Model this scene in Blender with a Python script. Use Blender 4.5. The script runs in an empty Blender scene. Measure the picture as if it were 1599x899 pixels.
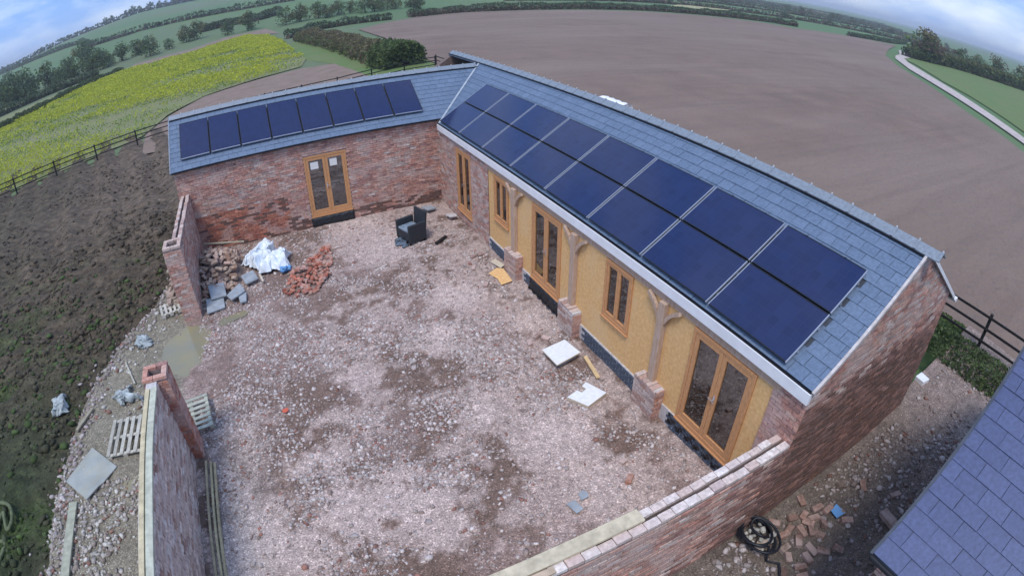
import bpy, math, random
import numpy as np
from mathutils import Vector, Matrix
from mathutils.geometry import delaunay_2d_cdt

rng = np.random.default_rng(7)
random.seed(7)
SC = bpy.context.scene
COL = SC.collection

# ------------------------------------------------------------------ camera
CAM = np.array([5.8606, 17.5538, 7.6211])
cam_d = bpy.data.cameras.new('camera')
cam = bpy.data.objects.new('camera', cam_d)
COL.objects.link(cam)
Rr, Ru, Rf = ((-0.89631, 0.44333, -0.00956), (-0.23994, -0.46674, 0.85122), (-0.37291, -0.76525, -0.52472))
cam.matrix_world = Matrix(((Rr[0], Ru[0], -Rf[0], CAM[0]), (Rr[1], Ru[1], -Rf[1], CAM[1]),
                           (Rr[2], Ru[2], -Rf[2], CAM[2]), (0, 0, 0, 1)))
cam_d.type = 'PANO'
cam_d.panorama_type = 'FISHEYE_LENS_POLYNOMIAL'
cam_d.sensor_width = 36.0
cam_d.sensor_fit = 'HORIZONTAL'
cam_d.fisheye_fov = math.pi
cam_d.fisheye_polynomial_k0 = 0.0
cam_d.fisheye_polynomial_k1 = -0.0502741
cam_d.fisheye_polynomial_k2 = 1.48409e-05
cam_d.fisheye_polynomial_k3 = -4.23834e-06
cam_d.fisheye_polynomial_k4 = 1.07485e-07
cam_d.clip_start = 0.05
cam_d.clip_end = 12000
SC.camera = cam

# ------------------------------------------------------------------ sky, sun, exposure
SUN_EL, SUN_AZ = math.radians(63), math.radians(48)      # azimuth from +X towards +Y
sdir = Vector((math.cos(SUN_EL) * math.cos(SUN_AZ), math.cos(SUN_EL) * math.sin(SUN_AZ), math.sin(SUN_EL)))
W = bpy.data.worlds.new('World'); SC.world = W; W.use_nodes = True
nt = W.node_tree; nt.nodes.clear()
n_out = nt.nodes.new('ShaderNodeOutputWorld'); n_bg = nt.nodes.new('ShaderNodeBackground')
n_sky = nt.nodes.new('ShaderNodeTexSky'); n_sky.sky_type = 'NISHITA'; n_sky.sun_disc = False
n_sky.sun_elevation = SUN_EL; n_sky.sun_rotation = math.atan2(sdir.x, sdir.y)
n_sky.air_density = 1.0; n_sky.dust_density = 0.6; n_sky.ozone_density = 2.0
n_tc = nt.nodes.new('ShaderNodeTexCoord'); n_map = nt.nodes.new('ShaderNodeMapping')
n_map.inputs['Scale'].default_value = (3.0, 3.0, 9.0)
n_noi = nt.nodes.new('ShaderNodeTexNoise'); n_noi.inputs['Scale'].default_value = 1.6
n_noi.inputs['Detail'].default_value = 6; n_noi.inputs['Roughness'].default_value = 0.55
n_ramp = nt.nodes.new('ShaderNodeValToRGB')
n_ramp.color_ramp.elements[0].position = 0.40; n_ramp.color_ramp.elements[1].position = 0.68
n_ramp.color_ramp.elements[0].color = (0.95, 1.92, 4.3, 1); n_ramp.color_ramp.elements[1].color = (3.7, 4.2, 5.0, 1)
n_mix = nt.nodes.new('ShaderNodeMix'); n_mix.data_type = 'RGBA'
n_mix.inputs[0].default_value = 0.90       # thin high cloud veils most of the blue
L = nt.links.new
L(n_tc.outputs['Generated'], n_map.inputs['Vector']); L(n_map.outputs['Vector'], n_noi.inputs['Vector'])
L(n_noi.outputs['Fac'], n_ramp.inputs['Fac']); L(n_ramp.outputs['Color'], n_mix.inputs[7])
L(n_sky.outputs['Color'], n_mix.inputs[6]); L(n_mix.outputs[2], n_bg.inputs['Color'])
n_bg.inputs['Strength'].default_value = 0.14
L(n_bg.outputs['Background'], n_out.inputs['Surface'])

sun_d = bpy.data.lights.new('sun', 'SUN'); sun_d.energy = 1.5; sun_d.angle = math.radians(16); sun_d.color = (1.0, 0.94, 0.87)
sun = bpy.data.objects.new('sun', sun_d); COL.objects.link(sun)
sun.rotation_euler = sdir.to_track_quat('Z', 'Y').to_euler()
sun.location = (30, 10, 40)

SC.view_settings.view_transform = 'Standard'; SC.view_settings.look = 'None'
SC.view_settings.exposure = 0.80; SC.view_settings.gamma = 1.0
SC.view_settings.use_curve_mapping = False
SC.render.engine = 'CYCLES'
SC.cycles.use_denoising = True
SC.cycles.max_bounces = 6; SC.cycles.transparent_max_bounces = 8
SC.cycles.use_adaptive_sampling = True

# ------------------------------------------------------------------ materials
def mat(name, base, rough=0.85, col2=None, nscale=8.0, namt=0.35, bump=0.0, bscale=40.0, attr=False, spec=0.3,
        metal=0.0, coat=0.0, stretch=None, detail=5.0, big=None, bdist=0.02):
    """Principled material; base colour (or the Col attribute) varied by noise in world position."""
    m = bpy.data.materials.new(name); m.use_nodes = True
    t = m.node_tree; b = t.nodes['Principled BSDF']; ln = t.links.new
    b.inputs['Roughness'].default_value = rough; b.inputs['Metallic'].default_value = metal
    b.inputs['Specular IOR Level'].default_value = spec
    if coat: b.inputs['Coat Weight'].default_value = coat; b.inputs['Coat Roughness'].default_value = 0.08
    geo = t.nodes.new('ShaderNodeTexCoord' if stretch else 'ShaderNodeNewGeometry')
    src = geo.outputs['Object' if stretch else 'Position']
    if stretch:
        mp = t.nodes.new('ShaderNodeMapping'); mp.inputs['Scale'].default_value = stretch
        ln(src, mp.inputs['Vector']); src = mp.outputs['Vector']
    no = t.nodes.new('ShaderNodeTexNoise'); no.inputs['Scale'].default_value = nscale; no.inputs['Detail'].default_value = detail
    ln(src, no.inputs['Vector'])
    if attr:
        a = t.nodes.new('ShaderNodeAttribute'); a.attribute_name = 'Col'; c1 = a.outputs['Color']
    else:
        r = t.nodes.new('ShaderNodeRGB'); r.outputs[0].default_value = (*base, 1); c1 = r.outputs[0]
    mr = t.nodes.new('ShaderNodeMapRange'); mr.inputs['From Min'].default_value = 0.3; mr.inputs['From Max'].default_value = 0.7
    ln(no.outputs['Fac'], mr.inputs['Value'])
    mx = t.nodes.new('ShaderNodeMix'); mx.data_type = 'RGBA'
    if col2 is not None:
        ln(mr.outputs['Result'], mx.inputs[0]); ln(c1, mx.inputs[6]); mx.inputs[7].default_value = (*col2, 1)
    else:
        mx.blend_type = 'MULTIPLY'; mx.inputs[0].default_value = 1.0
        mr.inputs['To Min'].default_value = 1 - namt; mr.inputs['To Max'].default_value = 1 + namt
        ln(c1, mx.inputs[6]); ln(mr.outputs['Result'], mx.inputs[7])
    outc = mx.outputs[2]
    if big is not None:                      # (scale, colour, amount, threshold)
        n2 = t.nodes.new('ShaderNodeTexNoise'); n2.inputs['Scale'].default_value = big[0]; n2.inputs['Detail'].default_value = 4
        ln(src, n2.inputs['Vector'])
        m2 = t.nodes.new('ShaderNodeMapRange'); m2.inputs['From Min'].default_value = big[3] - 0.06; m2.inputs['From Max'].default_value = big[3] + 0.08
        m2.inputs['To Max'].default_value = big[2]
        ln(n2.outputs['Fac'], m2.inputs['Value'])
        x2 = t.nodes.new('ShaderNodeMix'); x2.data_type = 'RGBA'; ln(m2.outputs['Result'], x2.inputs[0])
        ln(outc, x2.inputs[6]); x2.inputs[7].default_value = (*big[1], 1); outc = x2.outputs[2]
    ln(outc, b.inputs['Base Color'])
    if bump:
        nb = t.nodes.new('ShaderNodeTexNoise'); nb.inputs['Scale'].default_value = bscale; nb.inputs['Detail'].default_value = 6
        ln(src, nb.inputs['Vector'])
        bp = t.nodes.new('ShaderNodeBump'); bp.inputs['Strength'].default_value = bump; bp.inputs['Distance'].default_value = bdist
        ln(nb.outputs['Fac'], bp.inputs['Height']); ln(bp.outputs['Normal'], b.inputs['Normal'])
    return m

M = {}
M['brick'] = mat('brick', (0, 0, 0), 0.9, attr=True, nscale=18, namt=0.28, bump=0.7, bscale=120, bdist=0.006, big=(2.2, (0.55, 0.43, 0.39), 0.5, 0.53))
M['brick_old'] = mat('brick_old', (0, 0, 0), 0.9, attr=True, nscale=14, namt=0.2, bump=0.6, bscale=120, bdist=0.006)
M['mortar'] = mat('mortar', (0.26, 0.205, 0.195), 0.95, nscale=10, namt=0.3, bump=0.5, bscale=80)
M['mortar_old'] = mat('mortar_old', (0.165, 0.122, 0.108), 0.95, nscale=10, namt=0.3, bump=0.5, bscale=80)
M['slate'] = mat('slate', (0, 0, 0), 0.55, attr=True, nscale=20, namt=0.18, bump=0.15, bscale=60, spec=0.5)
M['slate_base'] = mat('slate_base', (0.05, 0.06, 0.08), 0.6, nscale=6, namt=0.2)
M['white'] = mat('white_paint', (0.78, 0.78, 0.80), 0.5, nscale=4, namt=0.06)
M['black'] = mat('black_plastic', (0.012, 0.013, 0.018), 0.45, nscale=10, namt=0.2)
M['osb'] = mat('osb', (0.78, 0.50, 0.225), 0.75, col2=(0.64, 0.37, 0.15), nscale=16, bump=0.15, bscale=50, big=(1.2, (0.70, 0.48, 0.26), 0.5, 0.56))
M['oak'] = mat('oak', (0.54, 0.275, 0.125), 0.55, nscale=14, namt=0.25, stretch=(6, 6, 0.7))
M['oak_grey'] = mat('oak_grey', (0.53, 0.40, 0.32), 0.8, col2=(0.42, 0.28, 0.19), nscale=6, stretch=(5, 5, 0.8), bump=0.3, bscale=20)
M['timber'] = mat('timber', (0.56, 0.44, 0.24), 0.75, attr=True, nscale=9, namt=0.2, bump=0.2, bscale=60)
M['glass'] = None
M['interior'] = mat('interior_blockwork', (0.16, 0.15, 0.15), 0.9, nscale=4, namt=0.2)
M['floor'] = mat('concrete_floor', (0.30, 0.29, 0.29), 0.8, nscale=3, namt=0.2)
M['alu'] = mat('aluminium', (0.38, 0.40, 0.46), 0.35, nscale=5, namt=0.05, metal=0.4, spec=0.5)
M['stone'] = mat('stone', (0, 0, 0), 0.9, attr=True, nscale=40, namt=0.3, bump=0.3, bscale=150, bdist=0.01)
M['leaf'] = mat('leaf', (0, 0, 0), 0.8, attr=True, nscale=2.0, namt=0.25, spec=0.15)
def _thin(m, f):                             # leaves let light through
    t = m.node_tree; b = t.nodes['Principled BSDF']; o = t.nodes['Material Output']; tl = t.nodes.new('ShaderNodeBsdfTranslucent'); mx = t.nodes.new('ShaderNodeMixShader')
    t.links.new(b.inputs['Base Color'].links[0].from_socket, tl.inputs['Color']); mx.inputs[0].default_value = f
    t.links.new(b.outputs[0], mx.inputs[1]); t.links.new(tl.outputs[0], mx.inputs[2]); t.links.new(mx.outputs[0], o.inputs['Surface'])
_thin(M['leaf'], .45)
M['bark'] = mat('bark', (0.07, 0.055, 0.04), 0.95, nscale=12, namt=0.4)
M['fence'] = mat('fence_wood', (0.018, 0.017, 0.017), 0.8, nscale=10, namt=0.3)
M['sheet'] = mat('white_polythene', (0.72, 0.78, 0.84), 0.35, nscale=6, namt=0.06, spec=0.5)
M['insul_top'] = mat('insulation_foil', (0.74, 0.76, 0.80), 0.5, nscale=14, namt=0.07)
M['insul_edge'] = mat('insulation_foam', (0.55, 0.47, 0.36), 0.9, nscale=20, namt=0.15)
M['dpc'] = mat('black_membrane', (0.012, 0.013, 0.016), 0.38, nscale=12, namt=0.3, bump=0.5, bscale=14, bdist=0.05, spec=0.5)
M['bluebrick'] = mat('blue_engineering_brick', (0.065, 0.088, 0.125), 0.5, nscale=20, namt=0.35, spec=0.4)
M['pale_mortar'] = mat('pale_mortar', (0.50, 0.48, 0.48), 0.95, nscale=14, namt=0.2)
M['wicker'] = mat('wicker', (0.030, 0.034, 0.042), 0.6, nscale=60, namt=0.5, bump=0.8, bscale=90, bdist=0.01)
M['cushion'] = mat('wet_cushion', (0.20, 0.25, 0.30), 0.35, nscale=10, namt=0.35, spec=0.5)
M['board'] = mat('weathered_board', (0.31, 0.33, 0.31), 0.8, nscale=3, namt=0.15, big=(2.0, (0.36, 0.35, 0.27), 0.4, 0.55))
M['slab'] = mat('concrete_slab', (0.30, 0.33, 0.36), 0.85, nscale=5, namt=0.2, bump=0.2)
M['blueplastic'] = mat('blue_plastic', (0.14, 0.33, 0.62), 0.4, nscale=5, namt=0.1)
M['redplastic'] = mat('red_plastic', (0.55, 0.12, 0.07), 0.5, nscale=5, namt=0.1)
M['steel'] = mat('steel_handle', (0.75, 0.75, 0.76), 0.25, nscale=5, namt=0.03, metal=0.9)
M['paper'] = mat('paper', (0.72, 0.72, 0.70), 0.8, nscale=60, namt=0.2)
M['pipe'] = mat('muddy_pipe', (0.10, 0.12, 0.06), 0.7, nscale=9, namt=0.4)
M['water'] = mat('puddle_water', (0.27, 0.23, 0.115), 0.10, col2=(0.20, 0.195, 0.15), nscale=1.2, spec=0.5)
M['plough'] = mat('ploughed_soil', (0.205, 0.146, 0.115), 0.95, col2=(0.160, 0.113, 0.090), nscale=0.35, bump=0.9, bscale=2.2, bdist=0.25, big=(0.045, (0.195, 0.145, 0.116), 0.75, 0.50), detail=14)
def _streak(m, rot, sc, col, amt):
    t = m.node_tree; b = t.nodes['Principled BSDF']; g = t.nodes.new('ShaderNodeNewGeometry'); mp = t.nodes.new('ShaderNodeMapping'); mp.inputs['Rotation'].default_value = (0, 0, rot); mp.inputs['Scale'].default_value = sc
    no = t.nodes.new('ShaderNodeTexNoise'); no.inputs['Scale'].default_value = 1; no.inputs['Detail'].default_value = 5; mr = t.nodes.new('ShaderNodeMapRange'); mr.inputs['From Min'].default_value = .48; mr.inputs['From Max'].default_value = .72; mr.inputs['To Max'].default_value = amt
    mx = t.nodes.new('ShaderNodeMix'); mx.data_type = 'RGBA'; src = b.inputs['Base Color'].links[0].from_socket
    t.links.new(g.outputs['Position'], mp.inputs['Vector']); t.links.new(mp.outputs[0], no.inputs['Vector']); t.links.new(no.outputs['Fac'], mr.inputs['Value']); t.links.new(mr.outputs[0], mx.inputs[0])
    t.links.new(src, mx.inputs[6]); mx.inputs[7].default_value = (*col, 1); t.links.new(mx.outputs[2], b.inputs['Base Color'])
_streak(M['plough'], math.radians(28), (.02, .14, .1), (.235, .178, .145), .65)
_streak(M['plough'], math.radians(34), (.05, 1.1, .1), (.105, .078, .063), .28)
M['strip'] = mat('bare_soil_strip', (0.24, 0.175, 0.145), 0.95, col2=(0.18, 0.135, 0.10), nscale=0.8, bump=0.5, bscale=5, bdist=0.1)
M['grass'] = mat('grass', (0.095, 0.165, 0.045), 0.9, col2=(0.135, 0.16, 0.06), nscale=0.25, bump=0.4, bscale=6, bdist=0.1)
M['pasture'] = mat('pasture', (0.080, 0.150, 0.062), 0.95, col2=(0.105, 0.165, 0.065), nscale=0.02, big=(0.006, (0.125, 0.150, 0.085), 0.8, 0.55))
M['pale_field'] = mat('pale_crop', (0.30, 0.29, 0.15), 0.95, nscale=0.1, namt=0.15)
M['track'] = mat('track_gravel', (0.43, 0.37, 0.34), 0.95, nscale=1.5, namt=0.2, bump=0.3, bscale=8)
M['soil'] = mat('turned_soil', (0, 0, 0), 0.95, attr=True, nscale=3.5, namt=0.4, bump=0.8, bscale=14, bdist=0.06, detail=8)
M['yard'] = mat('courtyard_dirt', (0, 0, 0), 0.93, attr=True, nscale=7, namt=0.22, bump=0.7, bscale=45, bdist=0.015, detail=8)
def _grit(m, layers):
    t = m.node_tree; b = t.nodes['Principled BSDF']; g = t.nodes.new('ShaderNodeNewGeometry'); ln = t.links.new
    for sc, thr, lo, hi in layers:
        vo = t.nodes.new('ShaderNodeTexVoronoi'); vo.inputs['Scale'].default_value = sc; ln(g.outputs['Position'], vo.inputs['Vector'])
        sep = t.nodes.new('ShaderNodeSeparateColor'); ln(vo.outputs['Color'], sep.inputs[0])
        mr = t.nodes.new('ShaderNodeMapRange'); mr.inputs['To Min'].default_value = lo; mr.inputs['To Max'].default_value = hi; ln(sep.outputs[0], mr.inputs['Value'])
        m1 = t.nodes.new('ShaderNodeMath'); m1.operation = 'LESS_THAN'; m1.inputs[1].default_value = thr; ln(sep.outputs[1], m1.inputs[0])
        mx = t.nodes.new('ShaderNodeMix'); mx.data_type = 'RGBA'; mx.blend_type = 'MULTIPLY'; ln(m1.outputs[0], mx.inputs[0])
        ln(b.inputs['Base Color'].links[0].from_socket, mx.inputs[6]); ln(mr.outputs[0], mx.inputs[7]); ln(mx.outputs[2], b.inputs['Base Color'])
_grit(M['yard'], [(38, .42, .62, 1.7), (80, .6, .6, 1.55)])
_grit(M['soil'], [(16, .35, .6, 1.4), (45, .5, .65, 1.4)])
M['rape'] = mat('rape_ground', (0.16, 0.19, 0.075), 0.95, col2=(0.20, 0.19, 0.10), nscale=0.5, detail=8)

def glass_mat():
    m = bpy.data.materials.new('window_glass'); m.use_nodes = True; t = m.node_tree; t.nodes.clear()
    o = t.nodes.new('ShaderNodeOutputMaterial'); tr = t.nodes.new('ShaderNodeBsdfTransparent'); gl = t.nodes.new('ShaderNodeBsdfGlossy')
    tr.inputs['Color'].default_value = (0.84, 0.88, 0.88, 1); gl.inputs['Roughness'].default_value = 0.03
    fr = t.nodes.new('ShaderNodeFresnel'); fr.inputs['IOR'].default_value = 2.8
    mx = t.nodes.new('ShaderNodeMixShader')
    t.links.new(fr.outputs[0], mx.inputs[0]); t.links.new(tr.outputs[0], mx.inputs[1]); t.links.new(gl.outputs[0], mx.inputs[2])
    t.links.new(mx.outputs[0], o.inputs['Surface'])
    return m
M['glass'] = glass_mat()

def panel_mat():
    m = bpy.data.materials.new('solar_glass'); m.use_nodes = True; t = m.node_tree; b = t.nodes['Principled BSDF']; ln = t.links.new
    tc = t.nodes.new('ShaderNodeTexCoord'); mp = t.nodes.new('ShaderNodeMapping'); mp.inputs['Scale'].default_value = (6.2, 6.2, 6.2)
    br = t.nodes.new('ShaderNodeTexBrick'); br.offset = 0.0
    br.inputs['Color1'].default_value = (0.009, 0.016, 0.066, 1); br.inputs['Color2'].default_value = (0.012, 0.021, 0.082, 1)
    br.inputs['Mortar'].default_value = (0.017, 0.026, 0.078, 1); br.inputs['Scale'].default_value = 1.0
    br.inputs['Mortar Size'].default_value = 0.025; br.inputs['Brick Width'].default_value = 1.0; br.inputs['Row Height'].default_value = 1.0
    ln(tc.outputs['Object'], mp.inputs['Vector']); ln(mp.outputs['Vector'], br.inputs['Vector'])
    ln(br.outputs['Color'], b.inputs['Base Color'])
    b.inputs['Roughness'].default_value = 0.12; b.inputs['IOR'].default_value = 1.5; b.inputs['Specular IOR Level'].default_value = 0.5
    return m
M['panel'] = panel_mat()

# ------------------------------------------------------------------ mesh helpers
def rawmesh(name, V, F, cols=None, smooth=False):
    V = np.asarray(V, dtype=np.float32).reshape(-1, 3)
    me = bpy.data.meshes.new(name)
    if isinstance(F, np.ndarray):
        nf, k = F.shape
        me.vertices.add(len(V)); me.vertices.foreach_set('co', V.ravel())
        me.loops.add(nf * k); me.loops.foreach_set('vertex_index', F.astype(np.int32).ravel())
        me.polygons.add(nf); me.polygons.foreach_set('loop_start', np.arange(0, nf * k, k, dtype=np.int32))
        me.polygons.foreach_set('loop_total', np.full(nf, k, dtype=np.int32))
        me.update(calc_edges=True)
    else:
        me.from_pydata([tuple(map(float, v)) for v in V], [], F); me.update()
    if cols is not None:
        a = me.color_attributes.new('Col', 'FLOAT_COLOR', 'POINT')
        c = np.ones((len(V), 4), dtype=np.float32); c[:, :3] = np.asarray(cols, dtype=np.float32).reshape(-1, 3)
        a.data.foreach_set('color', c.ravel())
    if smooth: me.polygons.foreach_set('use_smooth', np.ones(len(me.polygons), dtype=bool))
    me.validate()
    return me

def obj(name, me, m=None, parent=None, loc=None, rot=None):
    if m is not None and len(me.materials) == 0: me.materials.append(m)
    o = bpy.data.objects.new(name, me); COL.objects.link(o)
    if parent is not None: o.parent = parent
    if loc is not None: o.location = loc
    if rot is not None: o.rotation_euler = rot
    return o

def thing(name, label, cat, loc=(0, 0, 0), rot=(0, 0, 0), group=None):
    o = bpy.data.objects.new(name, None); COL.objects.link(o); o.location = loc; o.rotation_euler = rot
    o.empty_display_size = 0.2
    return tag(o, label, cat, group)

def tag(o, label, cat, group=None):
    o['label'] = label; o['category'] = cat
    if group: o['group'] = group
    return o

def struct(o): o['kind'] = 'structure'; return o
def stuff(o, label=None, cat=None):
    o['kind'] = 'stuff'
    if label: o['label'] = label; o['category'] = cat
    return o

BF = [(0, 3, 2, 1), (4, 5, 6, 7), (0, 1, 5, 4), (1, 2, 6, 5), (2, 3, 7, 6), (3, 0, 4, 7)]
class MB:
    def __init__(s): s.v = []; s.f = []; s.c = []
    def box(s, lo, hi, col=(1, 1, 1)):
        (a, b, c), (d, e, f) = lo, hi
        return s.hexa([(a, b, c), (d, b, c), (d, e, c), (a, e, c), (a, b, f), (d, b, f), (d, e, f), (a, e, f)], col)
    def hexa(s, p, col=(1, 1, 1)):
        k = len(s.v); s.v += [tuple(q) for q in p]; s.f += [tuple(i + k for i in f) for f in BF]; s.c += [col] * 8; return s
    def obox(s, c, X, Y, Z, col=(1, 1, 1)):
        c, X, Y, Z = map(np.asarray, (c, X, Y, Z))
        return s.hexa([c + a * X + b * Y + d * Z for d in (-1, 1) for a, b in ((-1, -1), (1, -1), (1, 1), (-1, 1))], col)
    def bar(s, p, q, w, h, up=(0, 0, 1), col=(1, 1, 1)):
        p, q = np.asarray(p, float), np.asarray(q, float); d = q - p; l = np.linalg.norm(d); d /= l
        sd = np.cross(d, np.asarray(up, float)); sd /= np.linalg.norm(sd); u = np.cross(sd, d)
        return s.obox((p + q) / 2, d * l / 2, sd * w / 2, u * h / 2, col)
    def prism(s, bottom, off, col=(1, 1, 1)):
        k = len(s.v); n = len(bottom); off = np.asarray(off, float)
        s.v += [tuple(map(float, p)) for p in bottom] + [tuple(np.asarray(p, float) + off) for p in bottom]; s.c += [col] * (2 * n)
        s.f += [tuple(range(k + n - 1, k - 1, -1)), tuple(range(k + n, k + 2 * n))]
        s.f += [(k + i, k + (i + 1) % n, k + n + (i + 1) % n, k + n + i) for i in range(n)]; return s
    def tube(s, pts, r, n=8, col=(1, 1, 1)):
        pts = [np.asarray(p, float) for p in pts]; rs = r if hasattr(r, '__len__') else [r] * len(pts); k0 = len(s.v)
        for i, p in enumerate(pts):
            d = pts[min(i + 1, len(pts) - 1)] - pts[max(i - 1, 0)]; d /= np.linalg.norm(d) + 1e-9
            a = np.cross(d, (0, 0, 1) if abs(d[2]) < .9 else (1, 0, 0)); a /= np.linalg.norm(a); b = np.cross(d, a)
            for j in range(n):
                t = 2 * math.pi * j / n; s.v.append(tuple(p + rs[i] * (math.cos(t) * a + math.sin(t) * b))); s.c.append(col)
        for i in range(len(pts) - 1):
            for j in range(n):
                a0 = k0 + i * n + j; a1 = k0 + i * n + (j + 1) % n; s.f.append((a0, a1, a1 + n, a0 + n))
        s.f.append(tuple(range(k0 + n - 1, k0 - 1, -1))); e = k0 + (len(pts) - 1) * n; s.f.append(tuple(range(e, e + n))); return s
    def mesh(s, name, smooth=False): return rawmesh(name, s.v, s.f, s.c, smooth)
    def build(s, name, m, parent=None, loc=None, rot=None, smooth=False, bevel=0):
        o = obj(name, s.mesh(name, smooth), m, parent, loc, rot)
        if bevel:
            bv = o.modifiers.new('bevel', 'BEVEL'); bv.width = bevel; bv.segments = 2; bv.limit_method = 'ANGLE'
        return o

def vary(c, lo, hi):
    f = random.uniform(lo, hi); return tuple(q * f for q in c)

def vnoise(x, y, seed=0):
    """smooth value noise on arrays, 0..1"""
    def hsh(i, j):
        n = (i.astype(np.int64) * 374761393 + j.astype(np.int64) * 668265263 + seed * 974711) & 0x7fffffff
        n = ((n ^ (n >> 13)) * 1274126177) & 0x7fffffff
        return (n ^ (n >> 16)) % 10007 / 10007.0
    xi, yi = np.floor(x), np.floor(y); fx, fy = x - xi, y - yi; fx = fx * fx * (3 - 2 * fx); fy = fy * fy * (3 - 2 * fy)
    a, b, c, d = hsh(xi, yi), hsh(xi + 1, yi), hsh(xi, yi + 1), hsh(xi + 1, yi + 1)
    return (a * (1 - fx) + b * fx) * (1 - fy) + (c * (1 - fx) + d * fx) * fy
def fbm(x, y, seed=0, oct=4):
    s = 0; amp = 0.5; tot = 0
    for k in range(oct): s = s + amp * vnoise(x * 2 ** k, y * 2 ** k, seed + k); tot += amp; amp *= 0.5
    return s / tot

# ------------------------------------------------------------------ terrain
_AZ = [0, 180, 225, 240, 252, 262, 272, 280, 288, 294, 300, 320, 360]; _HH = [0, 0, 0, 3, 10, 15, 17, 18, 12, 5, 3, 2, 0]
def hgt(x, y):
    x = np.asarray(x, float); y = np.asarray(y, float); dx, dy = x - 6, y - 17.5; d = np.hypot(dx, dy)
    az = np.degrees(np.arctan2(dy, dx)) % 360; H = np.interp(az, _AZ, _HH); s = np.clip((d - 110) / 370, 0, 1)
    return H * s - np.minimum(np.maximum(0, d - 480) * .02, 9) * H / 18 + .06 * np.clip(-x, 0, 6)
def dcam(x, y): return np.hypot(np.asarray(x) - 6, np.asarray(y) - 17.5)

# base ground: polar sheet to the horizon
rad = np.concatenate([[0.0], np.geomspace(6, 9000, 90)]); na = 144
V = [(6.0, 17.5, -0.6)]
th = np.arange(na) * 2 * math.pi / na
for r in rad[1:]:
    x = 6 + r * np.cos(th); y = 17.5 + r * np.sin(th); drop = 0.6 * np.clip((38 - r) / 10, 0, 1) + 0.04
    V += list(zip(x, y, hgt(x, y) - drop))
F = [(0, 1 + i, 1 + (i + 1) % na) for i in range(na)]
for k in range(len(rad) - 2):
    a = 1 + k * na
    F += [(a + i, a + na + i, a + na + (i + 1) % na, a + (i + 1) % na) for i in range(na)]
struct(obj('ground', rawmesh('ground', V, F, smooth=True), M['pasture']))

def patch(name, poly, m, step, off, noise=0.0, nsc=0.3, colf=None, seed=1):
    """a sheet draped on the terrain inside a world polygon"""
    P = np.array(poly, float); lo, hi = P.min(0), P.max(0)
    B = []
    for i in range(len(P)):
        a, b = P[i], P[(i + 1) % len(P)]; n = max(1, int(np.linalg.norm(b - a) / step)); B += [a + (b - a) * k / n for k in range(n)]
    nb = len(B)
    gx, gy = np.meshgrid(np.arange(lo[0], hi[0], step), np.arange(lo[1], hi[1], step)); G = np.stack([gx.ravel(), gy.ravel()], 1)
    G = G + rng.uniform(-.2, .2, G.shape) * step
    ins = np.zeros(len(G), bool); j = len(P) - 1
    for i in range(len(P)):
        c = ((P[i, 1] > G[:, 1]) != (P[j, 1] > G[:, 1])) & (G[:, 0] < (P[j, 0] - P[i, 0]) * (G[:, 1] - P[i, 1]) / (P[j, 1] - P[i, 1] + 1e-12) + P[i, 0]); ins ^= c; j = i
    pts = [Vector(b) for b in B] + [Vector(g_) for g_ in G[ins]]
    v, e, f, *_ = delaunay_2d_cdt(pts, [(i, (i + 1) % nb) for i in range(nb)], [], 1, 1e-5)
    v = np.array([(q.x, q.y) for q in v])
    z = hgt(v[:, 0], v[:, 1]) + off(v[:, 0], v[:, 1]) if callable(off) else hgt(v[:, 0], v[:, 1]) + off
    if noise: z = z + (fbm(v[:, 0] * nsc, v[:, 1] * nsc, seed) - .5) * noise
    cols = colf(v[:, 0], v[:, 1]) if colf else None
    return struct(obj(name, rawmesh(name, np.column_stack([v, z]), [tuple(q) for q in f], cols, smooth=True), m))

offd = lambda x, y: 0.02 + 0.0007 * dcam(x, y)
patch('ploughed_field', [(-12, -72.9), (-11.5, -54), (-10.3, -39), (-9.4, -29), (-9.2, -10), (-9.2, 8), (-9.2, 30), (-24, 30), (-33, 17), (-41.5, 10), (-47.6, 5.0), (-55.5, -2.4), (-68.5, -12.6), (-84, -25.3),
      (-101, -36.5), (-125, -48), (-157, -61.5), (-142.6, -65), (-129.7, -68), (-112.3, -68.5), (-105.5, -75.4), (-92, -80), (-75, -82.8), (-58.7, -83.6), (-45, -85.5), (-35, -87.8), (-25.7, -86.3), (-18, -80)],
      M['plough'], 2.2, offd, 0.10, 0.25)
patch('gravel_track', [(-116, -40.5), (-108, -37.6), (-99, -33.2), (-84, -23), (-72.5, -13.4), (-59.6, -2.4), (-52.2, 3.8), (-45.5, 9.5), (-33, 21.5), (-25, 30), (-31, 30), (-40, 19.2), (-52.3, 6.2), (-61.5, -1), (-73.2, -10.2), (-83.5, -18.6), (-98.5, -30), (-107, -35), (-116, -37.5), (-128, -44), (-135, -50)],
      M['track'], 3.0, lambda x, y: offd(x, y) + .05)
patch('meadow', [(-132, -45.3), (-106, -35), (-100, -29), (-82.5, -16), (-74.5, -8.4), (-64, 0), (-56, 6), (-40, 24), (-60, 40), (-110, 10), (-146, -14), (-138, -22.5), (-134, -28), (-127, -33)], M['grass'], 4.0, offd)
patch('soil_strip', [(13.3, -17), (14, -23), (12.8, -28.5), (10.2, -34), (5.3, -37.5), (.7, -39.6), (-2.4, -38), (-3.4, -28), (-4, -22), (0, -16)], M['strip'], 1.0, 0.01, 0.08, 0.6)
patch('field_headland', [(11, -99), (16.3, -94), (22.5, -92.5), (28.6, -92.5), (28.5, -97.5), (22, -98.5), (16.6, -99.5), (10, -108), (1, -110), (-1, -96), (5.5, -104)], M['strip'], 2.5, lambda x, y: offd(x, y) - .02)
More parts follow.
